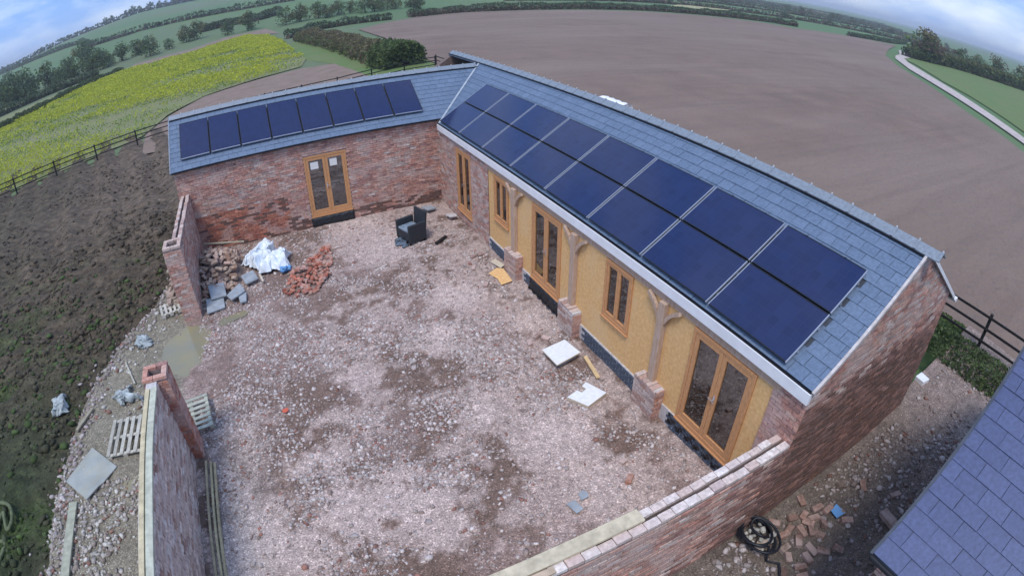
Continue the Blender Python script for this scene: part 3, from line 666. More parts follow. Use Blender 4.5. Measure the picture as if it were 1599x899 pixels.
def slate_roof(parent, fn, sdir_, tdir, ndir, s0, s1, t1, clips, skip, w, ex, limit, SLC=SLC):
    """fn(s,t)->point; slates in broken bond, exposed length ex"""
    items = []; t = 0.0; row = 0; l = ex + .05
    while t < t1 - .03:
        s = s0 - (w / 2 if row % 2 else 0)
        while s < s1:
            a, b = max(s + .004, s0), min(s + w - .004, s1); e = min(t + l, t1)
            if b - a > .02:
                P = [(a, t), (b, t), (b, e), (a, e)]
                for c in clips: P = clip(P, *c) if P else P
                if len(P) >= 3:
                    cx, cy = (a + b) / 2, t + ex / 2
                    if not any(q[0] < cx - w * .4 and cx + w * .4 < q[1] and q[2] < cy - ex * .5 and cy + ex * .6 < q[3] for q in skip):
                        full = len(P) == 4 and abs((b - a) - (w - .008)) < 1e-6 and e == t + l and all(abs(p[0] - q[0]) + abs(p[1] - q[1]) < 1e-6 for p, q in zip(P, [(a, t), (b, t), (b, e), (a, e)]))
                        items.append((P, cx, t, full))
            s += w
        t += ex; row += 1
    sc = [(-np.linalg.norm(fn(cx, tt) - CAM) if full else -1e9) for P, cx, tt, full in items]
    top = set(np.argsort(-np.array(sc))[:limit].tolist()) if limit else set()
    mb = MB(); R_ = Matrix((Vector(sdir_), Vector(tdir), Vector(ndir))).transposed()
    if R_.determinant() < 0: R_ = Matrix((-Vector(sdir_), Vector(tdir), Vector(ndir))).transposed()
    for k, (P, cx, tt, full) in enumerate(items):
        if k in top and full:
            o = obj('slate', slate_mesh(random.randrange(5), round(w - .008, 4), round(l, 4), SLC), None, parent)
            mt = R_.to_4x4() @ Matrix.Rotation(random.uniform(-.006, .006), 4, 'Z'); mt.translation = Vector(fn(cx, tt)) + Vector(ndir) * random.uniform(.004, .009); o.matrix_local = mt
        else:
            nd = np.array(ndir); hh = lambda q: .012 - (q[1] - tt) / l * .014
            bot = [fn(*q) + nd * hh(q) for q in P]; mb.prism(bot, nd * .007, vary(random.choice(SLC), .94, 1.06))
    if mb.v: o = mb.build('slating', M['slate'], parent); o['kind'] = 'stuff'

# roof decks
deck = MB()
def slab_(pts, n_, th=.05): deck.prism([np.array(p) - np.array(n_) * th for p in pts], np.array(n_) * th)
nA, nB_ = (sa, 0, ca), (0, sb, cb)
# valley line in plan: A height == B height
def val_y(x): return YEB + (ZEB - ZE - (XE - x) * math.tan(ALA)) / math.tan(ALB)
xv_top = XE - (RZB - ZE) / math.tan(ALA); tv_top = (XE - xv_top) / ca
vA0 = val_y(XE)
slab_([RA(vA0, 0), RA(LY, 0), RA(LY, TAR), RA(YF, TAR), RA(YF, tv_top), RA(RYB, tv_top)], nA)
xB0 = XE - (ZEB - ZE) / math.tan(ALA)
slab_([RB(LX, 0), RB(xB0, 0), RB(xv_top, TBR), RB(LX, TBR)], nB_)
deck.prism([(RXA, YF, RZA - .05), (RXA, LY, RZA - .05), (XBK, LY, ZE - .05), (XBK, YF, ZE - .05)], (-sa * .05, 0, ca * .05))
deck.prism([(LX, RYB, RZB - .05), (xv_top - .2, RYB, RZB - .05), (xv_top - .2, YBB, ZEB - .05), (LX, YBB, ZEB - .05)], (0, -sb * .05, cb * .05))
roof = deck.build('roof', M['slate_base'], barn)
# panel layout
PY0, PW = .353, 1.74; TA = (.047, 1.074, 2.054)
PX0, PWB = .4152, 1.0068; TB = (.3941, 1.9439)
fa = lambda s, t: RA(s, t); fb = lambda s, t: RB(s, t)
# valley as a half plane in (s,t) of each slope
def halfplane(p, q, keep):
    a, b = -(q[1] - p[1]), q[0] - p[0]; c = -(a * p[0] + b * p[1])
    return (a, b, c) if a * keep[0] + b * keep[1] + c >= 0 else (-a, -b, -c)
cA = halfplane((vA0, 0), (RYB, tv_top), (5, 1)); cB = halfplane((xB0, 0), (xv_top, TBR), (5, 1))
slate_roof(roof, fa, (0, 1, 0), (-ca, 0, sa), nA, RYB, LY + .03, TAR - .02, [cA], [(PY0, PY0 + 8 * PW, TA[0], TA[2])], .30, .215, 190)
slate_roof(roof, fa, (0, 1, 0), (-ca, 0, sa), nA, YF, RYB, TAR - .02, [(0, 1, -tv_top + .02)], [], .30, .215, 0)
slate_roof(roof, fb, (1, 0, 0), (0, -cb, sb), nB_, xv_top, LX + .03, TBR - .02, [cB], [(PX0, PX0 + 8 * PWB, TB[0], TB[1])], .30, .205, 110)
# lead valley
vl = MB(); p0, p1 = RA(vA0, 0, .035), RA(RYB, tv_top, .035)
vl.bar(p0, p1, .07, .02); vl.build('valley_lead', mat('lead', (.34, .38, .43), .5, nscale=5, namt=.15), roof)
# ridge tiles
def ridge_tile_mesh(pitch, L_):
    b = MB(); w = .17; t = .018
    for (y0, y1, g_) in ((0, L_ - .05, 0), (L_ - .05, L_, .012)):
        pr = []
        for sg in (-1, 1):
            a = np.array([sg * w * math.cos(pitch), 0, -w * math.sin(pitch) + g_]); top = np.array([0, 0, g_ + .02])
            P = [top, a, a + np.array([sg * .004, 0, t]), top + np.array([0, 0, t + .006])]
            b.prism([p + np.array([0, y0, 0]) for p in P], (0, y1 - y0, 0), (.20, .235, .28))
    b.tube([(0, L_ - .025, .035), (0, L_ - .025, .075)], .016, 6, (.55, .57, .60))
    me = b.mesh('ridge_tile'); me.materials.append(M['slate']); return me
LT = .46
rA = ridge_tile_mesh(ALA, LT); y = YF
while y < LY - .1: obj('ridge_tile', rA, None, roof, (RXA, y, RZA + .022), (0, random.uniform(-.006, .006), 0)); y += LT
rB = ridge_tile_mesh(ALB, LT); x = LX
while x > xv_top + .2: obj('ridge_tile', rB, None, roof, (x, RYB, RZB + .022), (random.uniform(-.006, .006), 0, math.pi / 2)); x -= LT
dk = MB(); dk.bar(RA(YF, TAR - .18, .035), RA(LY, TAR - .18, .035), .05, .03); dk.build('ridge_strip', M['black'], roof); dk = MB(); dk.bar(RB(xv_top + .1, TBR - .18, .035), RB(LX, TBR - .18, .035), .05, .03); dk.build('ridge_strip', M['black'], roof)  # dark line along each slope just below the ridge tiles
# eaves, verges
ev = MB(); ev.box((XE - .02, .17, 2.600), (XE + .05, LY + .02, 2.80)); ev.build('fascia', M['white'], barn, bevel=.006)
ev = MB(); ev.box((-.04, 4.1, 2.603), (XE - .021, LY - .31, 2.62)); ev.build('soffit', M['white'], barn)
ev = MB(); ev.box((XE - .015, .2, 2.802), (XE + .035, LY + .01, 2.822)); ev.build('eave_strip', M['black'], barn); ev = MB(); ev.box((.05, YEB - .05, ZEB - .05), (LX - .02, YEB - .012, ZEB - .004)); ev.build('eave_strip', M['black'], barn)
vg = MB(); vg.bar(RA(LY + .035, -.02, .0), RA(LY + .035, TAR, .0), .045, .06, nA, (1, 1, 1)); vg.build('verge_trim', mat('verge_mortar', (.52, .47, .45), .9, nscale=9, namt=.2), barn)
vg = MB(); vg.bar((RXA, LY + .035, RZA), (XBK - .05, LY + .035, ZE - .03), .05, .06, (-sa, 0, ca)); vg.build('verge_trim', M['white'], barn); vg = MB(); vg.tube([(XBK - .08, LY + .1, ZE - .06), (XBK - .08, LY - 1.5, ZE - .06)], .06, 8); vg.build('verge_trim', M['white'], barn)
vg = MB(); vg.bar(RB(LX + .02, -.02), RB(LX + .02, TBR), .04, .07, nB_); vg.build('verge_trim', mat('verge_slate', (.20, .235, .28), .6, nscale=9, namt=.2), barn)

# ------------------------------------------------------------------ timber front of the long wing
bays = [4.1, 5.70, 8.62, 11.60, 14.178]
os_ = [(4.493, 5.374, 1.105, 2.375), (6.674, 8.038, .39, 2.385), (9.757, 10.648, 1.088, 2.398), (12.364, 13.834, .37, 2.395)]
kinds = ['window', 'door', 'window', 'door']
for a, b, o_ in zip(bays[:-1], bays[1:], os_):
    mb = MB(); wall_rects(mb, lambda q, a_, b_, c, d, t: q.box((-t, a_, c), (-.012, b_, d)), a, b, .345, 2.6, [o_], .11); mb.build('sheathing_board', M['osb'], barn)
bm = MB(); bm.box((-.012, 4.1, 2.425), (.016, 14.3, 2.60)); bm.build('wall_plate', M['oak_grey'], barn)
for yc, yw in ((5.79, .18), (8.645, .17), (11.585, .165)):
    p = MB(); p.box((-.012, yc - yw / 2, .66), (.10, yc + yw / 2, 2.423)); po = p.build('post', M['oak_grey'], barn, bevel=.008)
    for sg in (-1, 1):
        b = MB(); n_ = 7; pts = []
        for k in range(n_):
            t = k / (n_ - 1); c = .035 * math.sin(math.pi * t); pts.append((.045, yc + sg * (yw / 2 - .01 + .36 * t - c), 2.04 + .385 * t + c * .9))
        for q0, q1 in zip(pts[:-1], pts[1:]): b.bar(q0, q1, .07, .07, (1, 0, 0))
        b.build('brace', M['oak_grey'], po)
# low brick piers that carry the posts
for k, (y0, y1, xf, zt) in enumerate([(5.52, 6.18, .22, .67), (8.35, 9.0, .22, .66), (11.28, 11.95, .22, .68)]):
    p = MB(); p.box((-.11, y0 + .012, -.2), (xf - .012, y1 - .012, zt - .012)); pr = p.build('pier', M['pale_mortar'], barn)
    L2 = lay_bricks((xf - .012, 0, -.075), (0, 1, 0), (1, 0, 0), y0, y1, lambda z: [(0, 99)] if z < zt + .05 else None, [], lambda u, z: 'pale', .006)
    L2 += lay_bricks((0, y1 - .012, -.075), (1, 0, 0), (0, 1, 0), -.1, xf, lambda z: [(-9, 9)] if z < zt + .05 else None, [], lambda u, z: 'mix', .008)
    m_ = MB()
    for c, l, pal, i, prd, full, U, Nn in L2: m_.obox(c + Nn * (prd - .005), U * l / 2, Nn * .017, np.array([0, 0, .0325]), PAL[pal][i])
    for yy in np.arange(y0, y1 - .1, .115): m_.box((-.10, yy + .005, zt - .02), (xf, yy + .105, zt + random.uniform(.0, .03)), random.choice(PAL['pale']))
    q = m_.build('brickwork', M['brick'], pr); q['kind'] = 'stuff'
# blue brick plinth
pl = MB(); pl.box((-.11, 4.1, -.2), (.020, 14.18, .343)); plo = pl.build('plinth', M['pale_mortar'], barn)
bbm = MB(); bbm.box((-.100, -.02, -.028), (.100, .012, .028)); bbm = bbm.mesh('blue_brick'); bbm.materials.append(M['bluebrick'])
for r in range(5):
    y = 4.16 + .1125 * (r % 2)
    while y < 14.0:
        if not any(a - .1 < y < b + .1 for a, b in ((5.52, 6.18), (8.35, 9.0), (11.28, 11.95))):
            obj('blue_brick', bbm, None, plo, (.02 + random.uniform(0, .006), y + .1075, -.01 + r * .075), (0, 0, -math.pi / 2))
        y += .225

def leaf_frame(mb, u0, u1, z0, z1, d0, d1, fw, fbot, f):
    f(mb, u0, u0 + fw, z0, z1, d0, d1); f(mb, u1 - fw, u1, z0, z1, d0, d1)
    f(mb, u0 + fw, u1 - fw, z1 - fw, z1, d0, d1); f(mb, u0 + fw, u1 - fw, z0, z0 + fbot, d0, d1)
def opening(kind, axis, u0, u1, z0, z1, handle=True):
    f = (lambda mb, a, b, c, d, e, g_: mb.box((e, a, c), (g_, b, d))) if axis == 'A' else (lambda mb, a, b, c, d, e, g_: mb.box((a, e, c), (b, g_, d)))
    fr = MB(); leaf_frame(fr, u0 + .003, u1 - .003, z0 + .003, z1 - .003, -.08, .022, .065, .075 if kind == 'door' else .06, f)
    o = fr.build(kind, M['oak'], barn, bevel=.004)
    i0, i1, j0, j1 = u0 + .068, u1 - .068, z0 + .075, z1 - .068; mid = (i0 + i1) / 2
    lw, lb = (.085, .12) if kind == 'door' else (.055, .06)
    for a, b in ((i0 + .003, mid - .003), (mid + .003, i1 - .003)):
        lf = MB(); leaf_frame(lf, a, b, j0 + .003, j1 - .003, -.055, .012, lw, lb, f); lo = lf.build('leaf', M['oak'], o, bevel=.004)
        g_ = MB(); f(g_, a + lw - .004, b - lw + .004, j0 + lb - .004, j1 - lw + .004, -.028, -.018); g_.build('pane', M['glass'], o)
    sl = MB(); f(sl, u0 - .01, u1 + .01, z0 - .035, z0, -.08, .05); sl.build('sill', M['oak'], o, bevel=.004)
    if kind == 'door' and handle:
        h_ = MB(); zc = z0 + 1.0; f(h_, mid + .02, mid + .05, zc - .10, zc + .10, .0125, .020); f(h_, mid - .06, mid + .05, zc - .012, zc + .012, .045, .065); f(h_, mid + .025, mid + .045, zc - .01, zc + .01, .018, .05)
        h_.build('handle', M['steel'], o)
    return o
for kd, (a, b, c, d) in zip(kinds, os_): opening(kd, 'A', a, b, c, d)
opening('door', 'A', *DA[0])
dB = opening('door', 'B', *DB[0])
for (a, b, c, d) in ((4.12, 4.38, 1.98, 2.22), (3.50, 3.74, 1.98, 2.22)):
    q = MB(); q.box((a, -.0165, c), (b, -.0155, d)); q.build('paper_label', M['paper'], dB)
bd = MB(); bd.box((3.22, -.42, .302), (4.56, -.33, 1.50)); tag(bd.build('stored_boards', mat('pale_board', (.60, .63, .61), .8, nscale=3, namt=.12), None, bevel=.01), 'grey boards stacked inside the glazed door of the short wing', 'boards')
# black membrane below the doors
def membrane(axis, u0, u1, z1, z0=-.05, d=.05):
    n_ = 24; V_ = []; F_ = []
    for i in range(n_ + 1):
        u = u0 + (u1 - u0) * i / n_
        for k, t in enumerate((0, .33, .66, 1)):
            z = z1 + (z0 - z1) * t; e = .022 + d * t + .03 * math.sin(i * 1.7 + k * 2.1) * t + .015 * random.random(); V_.append((e, u, z) if axis == 'A' else (u, e, z))
    for i in range(n_):
        for k in range(3): a = i * 4 + k; F_.append((a, a + 1, a + 5, a + 4))
    o = obj('damp_proof_sheet', rawmesh('damp_proof_sheet', V_, F_, smooth=True), M['dpc'], barn); s_ = o.modifiers.new('solid', 'SOLIDIFY'); s_.thickness = .006
membrane('A', 6.66, 8.20, .33, .06, .07); membrane('B', 3.16, 4.62, .345, -.02, .06); membrane('A', 12.2, 13.9, .335, .12, .01)

# ------------------------------------------------------------------ solar panels
ORD = ['first', 'second', 'third', 'fourth', 'fifth', 'sixth', 'seventh', 'eighth']
def panel_parts(w, hgt_, silver):
    """local x = across, y = up the slope, z = outward"""
    fw = .017; t0, t1 = 0.0, .038; out = []
    for nm, lo, hi in (('l', (0, 0), (fw, hgt_)), ('r', (w - fw, 0), (w, hgt_)), ('b', (fw, 0), (w - fw, fw)), ('t', (fw, hgt_ - fw), (w - fw, hgt_))):
        out.append(('frame_bar', MB().box((*lo, t0), (*hi, t1)), M['alu'] if nm in silver else M['black']))
    out.append(('glass', MB().box((fw, fw, .026), (w - fw, hgt_ - fw, .034)), M['panel']))
    for xx in (.26, .74):
        out.append(('mounting_rail', MB().box((0.0, xx * hgt_ - .02, -.05), (w, xx * hgt_ + .02, -.001)), M['alu']))
        out.append(('clamp', MB().box((w * xx - .02, hgt_ - .012, t1), (w * xx + .02, hgt_ + .005, t1 + .006)), M['black']))
    return out
def panel_set(w, h_, silver): return [(nm, (lambda me, m: (me.materials.append(m), me)[1])(mb.mesh(nm), m)) for nm, mb, m in panel_parts(w, h_, silver)]
gap = .030
sets = {0: panel_set(PW - gap * 1.6, TA[1] - TA[0] - gap, 'lr'), 1: panel_set(PW - gap * 1.6, TA[2] - TA[1] - gap, 'lr'), 2: panel_set(PWB - gap, TB[1] - TB[0], 'b')}
def place_panel(kind, Xv, Yv, Zv, loc, label, grp):
    o = thing('solar_panel', label, 'solar panel', group=grp); mt = Matrix((Vector(Xv), Vector(Yv), Vector(Zv))).transposed().to_4x4(); mt.translation = Vector(loc); o.matrix_world = mt
    for nm, me in sets[kind]: obj(nm, me, None, o)
PO = .075
for r in (0, 1):
    for c in range(8):
        loc = RA(PY0 + c * PW + gap * .8, TA[r] + gap / 2, PO)
        place_panel(r, (0, 1, 0), (-ca, 0, sa), nA, loc, f'dark blue solar panel on the long roof, {"upper" if r else "lower"} row, {ORD[c]} from the valley' if c < 7 else
                    f'dark blue solar panel on the long roof, {"upper" if r else "lower"} row, nearest the brick gable', 'solar panels on the long roof')
for c in range(8):
    loc = RB(PX0 + (c + 1) * PWB - gap / 2, TB[0], PO)
    place_panel(2, (-1, 0, 0), (0, -cb, sb), nB_, loc, f'upright blue solar panel in the single row on the short wing, {ORD[c]} from the valley', 'solar panels on the short wing')

# ------------------------------------------------------------------ garden walls
def faces_of(x0, x1, y0, y1, z0, z1, which, palf, ops=(), rough=.008):
    L2 = []; zf = lambda z: [(-99, 99)] if z < z1 - z0 - .03 else None
    if '+x' in which: L2 += lay_bricks((x1 - .012, 0, z0), (0, 1, 0), (1, 0, 0), y0, y1, zf, [], palf, rough)
    if '-x' in which: L2 += lay_bricks((x0 + .012, 0, z0), (0, 1, 0), (-1, 0, 0), y0, y1, zf, [], palf, rough)
    if '+y' in which: L2 += lay_bricks((0, y1 - .012, z0), (1, 0, 0), (0, 1, 0), x0, x1, zf, [], palf, rough)
    if '-y' in which: L2 += lay_bricks((0, y0 + .012, z0), (1, 0, 0), (0, -1, 0), x0, x1, zf, [], palf, rough)
    return L2
def top_course(par, x0, x1, y0, y1, z, along, pal):
    a, b = (x0, x1) if along == 'x' else (y0, y1); u = a
    while u < b - .05:
        e = min(u + .215, b); z1 = z + .062 + random.uniform(-.006, .010); m_ = MB(); d = random.uniform(-.008, .008)
        if along == 'x': m_.box((u, y0 + d, z - .002), (e, y1 + d, z1), random.choice(PAL[pal]))
        else: m_.box((x0 + d, u, z - .002), (x1 + d, e, z1), random.choice(PAL[pal]))
        m_.build('top_brick', M['brick'], par, bevel=.005); u += .225
mixf = lambda p1, p2, q: (lambda u, z: p1 if random.random() < q else p2)

gwall = thing('garden_wall', 'long brick courtyard wall running out from the near gable, with a cavity along its top', 'wall')
b_ = MB(); b_.box((.0, 14.525, -.45), (8.9, 14.625, 1.70)); c1 = b_.build('leaf', M['mortar'], gwall)
b_ = MB(); b_.box((.0, 14.69, -.45), (8.9, LY - .012, 1.70)); c2 = b_.build('leaf', M['mortar'], gwall)
b_ = MB(); b_.box((.0, 14.6255, -.45), (8.9, 14.6895, 1.55)); b_.build('cavity_fill', M['mortar_old'], gwall)
def pal_gw(u, z):
    w_ = (1.3 - u) / 2.2 + .45 - .28 * z + random.uniform(-.45, .45)
    return 'old' if w_ > .75 else ('mid' if w_ > .30 else ('pale' if random.random() < .35 else 'mix'))
wb = faces_of(0.0, 8.9, 14.515, LY, -.45, 1.70, ['+y'], pal_gw); put_bricks(wb, lambda Nn: c2, 300)
wi = faces_of(0.0, 8.9, 14.515, LY, -.45, 1.70, ['-y'], mixf('pale', 'mix', .6)); put_bricks(wi, lambda Nn: c1, 0)
top_course(c1, .02, 8.8, 14.515, 14.625, 1.70, 'x', 'smear'); top_course(c2, .02, 8.8, 14.69, LY, 1.70, 'x', 'smear')

lw = thing('garden_wall', 'long brick wall on the left side with timbers laid along its top', 'wall')
b_ = MB(); b_.box((8.642, 9.285, -.3), (8.853, 14.51, 1.99)); c1 = b_.build('core', M['pale_mortar'], lw)
wb = faces_of(8.63, 8.865, 9.29, 14.51, -.225, 2.0, ['-x'], mixf('smear', 'pale', .75), (), .012); put_bricks(wb, lambda Nn: c1, 300)
put_bricks(faces_of(8.63, 8.865, 9.29, 14.51, -.225, 2.0, ['+x'], mixf('pale', 'mix', .6)), lambda Nn: c1, 0)

def hollow_pier(par, x0, x1, y0, y1, z1, palf, wt=.105, topal='pale'):
    b_ = MB(); i = .012; Z0 = -.3; zt = z1 - .07
    for lo, hi in (((x0 + i, y0 + i), (x0 + wt, y1 - i)), ((x1 - wt, y0 + i), (x1 - i, y1 - i)), ((x0 + wt, y0 + i), (x1 - wt, y0 + wt)), ((x0 + wt, y1 - wt), (x1 - wt, y1 - i))):
        b_.box((*lo, Z0), (*hi, zt))
    o = b_.build('pier', M['mortar'], par)
    b_ = MB(); b_.box((x0 + wt + .001, y0 + wt + .001, Z0), (x1 - wt - .001, y1 - wt - .001, z1 - .5)); b_.build('pier_fill', M['mortar_old'], o)
    return o, faces_of(x0, x1, y0, y1, -.225, zt, ['+x', '-x', '+y', '-y'], palf, (), .010), zt
def ring_top(o, x0, x1, y0, y1, zt, wt, pal):
    for lo, hi in (((x0, y0), (x0 + .215, y0 + wt)), ((x0 + .225, y0), (x1, y0 + wt)), ((x0, y1 - wt), (x1 - .225, y1)), ((x1 - .215, y1 - wt), (x1, y1)), ((x0, y0 + wt + .01), (x0 + wt, y1 - wt - .01)), ((x1 - wt, y0 + wt + .01), (x1, y1 - wt - .01))):
        m_ = MB(); m_.box((*lo, zt - .002), (*hi, zt + .064 + random.uniform(0, .008)), random.choice(PAL[pal])); m_.build('top_brick', M['brick'], o, bevel=.005)
gp2 = thing('gate_pier', 'tall hollow red brick gate pier at the end of the long left wall', 'pier')
o, L2, zt = hollow_pier(gp2, 8.43, 8.92, 8.83, 9.28, 2.06, mixf('red', 'mix', .7)); put_bricks(L2, lambda Nn, o=o: o, 300); ring_top(o, 8.43, 8.92, 8.83, 9.28, zt, .105, 'mix')
gw1 = thing('garden_wall', 'short cavity brick wall joining the short wing, ending in a hollow pier', 'wall')
o, L2, zt = hollow_pier(gw1, 8.42, 8.92, 3.42, 3.98, 2.15, mixf('mix', 'pale', .6)); ring_top(o, 8.42, 8.92, 3.42, 3.98, zt, .105, 'pale')
b_ = MB(); b_.box((8.432, .015, -.3), (8.53, 3.419, 2.07)); c1 = b_.build('leaf', M['mortar'], gw1)
b_ = MB(); b_.box((8.60, .015, -.3), (8.69, 3.419, 2.07)); c2 = b_.build('leaf', M['mortar'], gw1)
b_ = MB(); b_.box((8.531, .015, -.3), (8.599, 3.419, 1.8)); b_.build('cavity_fill', M['mortar_old'], gw1)
put_bricks(faces_of(8.42, 8.70, .03, 3.42, -.225, 2.07, ['-x'], mixf('pale', 'mix', .5)), lambda Nn: c1, 140)
put_bricks(faces_of(8.42, 8.70, .03, 3.42, -.225, 2.07, ['+x'], mixf('pale', 'mix', .5)), lambda Nn: c2, 0)
put_bricks(L2, lambda Nn, o=o: o, 150)
top_course(c1, 8.42, 8.53, .03, 3.40, 2.07, 'y', 'pale'); top_course(c2, 8.60, 8.70, .03, 3.40, 2.07, 'y', 'pale')

# ------------------------------------------------------------------ slate roofed outbuilding, bottom right
ob = thing('outbuilding', 'slate roofed brick outbuilding behind the gable, cut by the frame', 'building')
OE, OZ, OP = 1.12, 2.50, .55; oc, osn = math.cos(OP), math.sin(OP); OT = 4.0; OY0, OY1 = 17.0, 24.0
fo = lambda s, t: np.array([OE - t * oc, s, OZ + t * osn])
d_ = MB(); d_.prism([fo(OY0, 0) - np.array([0, 0, .06]), fo(OY1, 0) - np.array([0, 0, .06]), fo(OY1, OT) - np.array([0, 0, .06]), fo(OY0, OT) - np.array([0, 0, .06])], (0, 0, .055))
x2 = 2 * (OE - OT * oc) - OE; d_.prism([fo(OY0, OT) - np.array([0, 0, .06]), fo(OY1, OT) - np.array([0, 0, .06]), (x2, OY1, OZ - .06), (x2, OY0, OZ - .06)], (0, 0, .055))
oroof = d_.build('roof', M['slate_base'], ob)
slate_roof(oroof, fo, (0, 1, 0), (-oc, 0, osn), (osn, 0, oc), OY0 - .02, OY1, OT, [], [], .42, .245, 200, SLD)
w_ = MB(); w_.box((x2 + .2, OY0 + .14, -.4), (OE - .15, OY1 - .1, OZ - .02)); ow = w_.build('wall', M['mortar_old'], ob)
put_bricks(faces_of(x2 + .19, OE - .138, OY0 + .128, OY1 - .1, -.45, OZ - .05, ['+x', '-y'], mixf('mix', 'old', .6)), lambda Nn: ow, 0)
vg = MB(); vg.bar(fo(OY0 - .03, -.03), fo(OY0 - .03, OT), .04, .06, (osn, 0, oc)); vg.build('verge_trim', M['slate_base'], ob)
gt = MB(); gt.tube([(OE + .02, OY0 - .02, OZ - .06), (OE + .02, OY1, OZ - .06)], .035, 8); gt.build('gutter', M['black'], ob)

# ------------------------------------------------------------------ timbers, pallets, boards
def plank(name, p, q, w, h, col, label, cat='plank', up=(0, 0, 1), group=None):
    p, q = np.array(p, float), np.array(q, float); c = (p + q) / 2; l = np.linalg.norm(q - p); n_ = max(2, int(l / .4)); d = (q - p) / l
    sd = np.cross(d, up); sd /= np.linalg.norm(sd); u = np.cross(sd, d); V_ = []; F_ = []
    for i in range(n_ + 1):
        b0 = p + (q - p) * i / n_ - c + sd * math.sin(i * .9 + l) * .006 + u * math.sin(i * .7) * .004
        V_ += [b0 + sd * a * w / 2 + u * e * h / 2 for a, e in ((-1, -1), (1, -1), (1, 1), (-1, 1))]
    for i in range(n_):
        for k in range(4): a, b = i * 4 + k, i * 4 + (k + 1) % 4; F_.append((a, b, b + 4, a + 4))
    F_ += [(3, 2, 1, 0), tuple(n_ * 4 + k for k in range(4))]
    cols = np.array(col) * rng.uniform(.9, 1.1, (len(V_), 1))
    o = obj(name, rawmesh(name, V_, F_, cols), M['timber'], None, tuple(c)); bv = o.modifiers.new('bevel', 'BEVEL'); bv.width = .004; bv.limit_method = 'ANGLE'
    return tag(o, label, cat, group)
Z2 = 2.0
plank('timber_plank', (8.79, 9.52, Z2 + .025), (8.775, 14.45, Z2 + .025), .085, .05, (.50, .43, .28), 'yellowish timber along the outer edge of the left wall top')
plank('timber_plank', (8.67, 9.50, Z2 + .022), (8.655, 14.45, Z2 + .022), .12, .044, (.44, .45, .36), 'greenish grey timber along the inner edge of the left wall top')
plank('scaffold_plank', (2.68, 14.60, 1.797), (8.85, 14.60, 1.797), .20, .045, (.52, .45, .32), 'pale scaffold plank lying on the near courtyard wall')
plank('scaffold_plank', (4.0, 14.76, 1.792), (8.85, 14.765, 1.792), .09, .035, (.50, .38, .27), 'narrow pinkish board on the outer edge of the near courtyard wall')
for i, (xa, xb_, c) in enumerate([(8.40, 8.46, (.40, .34, .22)), (8.30, 8.36, (.52, .45, .27)), (8.22, 8.285, (.48, .41, .25))]):
    plank('timber_batten', (xa, 9.45 + .06 * i, .045 + .004 * i), (xb_, 13.9, .045 + .004 * i), .045, .05, c, 'long timber batten at the foot of the left wall, ' + ('closest to the bricks' if i == 0 else 'middle of three' if i == 1 else 'farthest from the bricks'), 'batten', group='battens at the foot of the left wall')
plank('timber_plank', (11.44, 9.70, .06), (11.5, 12.6, .06), .20, .05, (.33, .34, .26), 'mossy plank lying at the edge of the turned soil')
plank('timber_batten', (10.58, 5.26, .05), (10.2, 6.3, .05), .045, .04, (.42, .40, .33), 'pale stick lying in the mud outside the gateway', 'stick')
plank('timber_plank', (11.66, 7.52, .07), (11.32, 6.86, .07), .09, .05, (.30, .27, .20), 'short weathered plank beside the square board', 'plank')
plank('timber_offcut', (.32, 9.74, .05), (.46, 10.47, .05), .085, .04, (.60, .44, .24), 'short clean timber offcut beside the white boards', 'offcut')
plank('timber_offcut', (3.42, 3.97, .04), (3.03, 3.77, .04), .07, .03, (.46, .40, .36), 'small pale offcut in the middle of the far courtyard', 'offcut')
plank('timber_offcut', (1.37, 3.23, .045), (.93, 2.91, .05), .10, .04, (.012, .011, .011), 'short charred black timber near the armchair', 'offcut')
plank('timber_batten', (8.25, .62, .62), (6.95, .95, .5), .05, .04, (.40, .37, .28), 'batten leaning over the brick heap by the short wing', 'batten')
plank('timber_offcut', (6.62, 2.62, .10), (6.55, 3.05, .08), .06, .03, (.55, .48, .38), 'short pale offcut below the white sheeting', 'offcut')

def pallet(label, W_, D_, slats, col, loc, rotz, tilt=(0, 0)):
    """boards run along local y; W_ across x"""
    t = thing('pallet', label, 'pallet', loc, (tilt[0], tilt[1], rotz), 'wooden pallets')
    def part(nm, lo, hi):
        m_ = MB(); m_.box(lo, hi, vary(col, .8, 1.1)); m_.build(nm, M['timber'], t, bevel=.004)
    sw = W_ / slats * .58
    for i in range(slats):
        x = -W_ / 2 + sw / 2 + (W_ - sw) * i / (slats - 1); part('slat', (x - sw / 2, -D_ / 2, .098), (x + sw / 2, D_ / 2, .120))
    for y in (-D_ / 2 + .045, 0, D_ / 2 - .045): part('bearer', (-W_ / 2, y - .04, .078), (W_ / 2, y + .04, .0975))
    for y in (-D_ / 2 + .045, 0, D_ / 2 - .045):
        for x in (-W_ / 2 + .06, 0, W_ / 2 - .06): part('block', (x - .055, y - .045, .0), (x + .055, y + .045, .0775))
pallet('wooden pallet lying flat beside the long left wall', .92, 1.14, 6, (.42, .40, .34), (10.19, 8.17, .02), math.radians(-4))
pallet('grey green pallet lying by the foot of the gate pier', .98, .82, 7, (.40, .41, .34), (8.60, 8.12, .06), math.radians(95), (.05, .08))
pallet('small pallet poking out behind the short brick wall', .60, .62, 5, (.50, .48, .42), (9.38, 3.28, .05), math.radians(12))

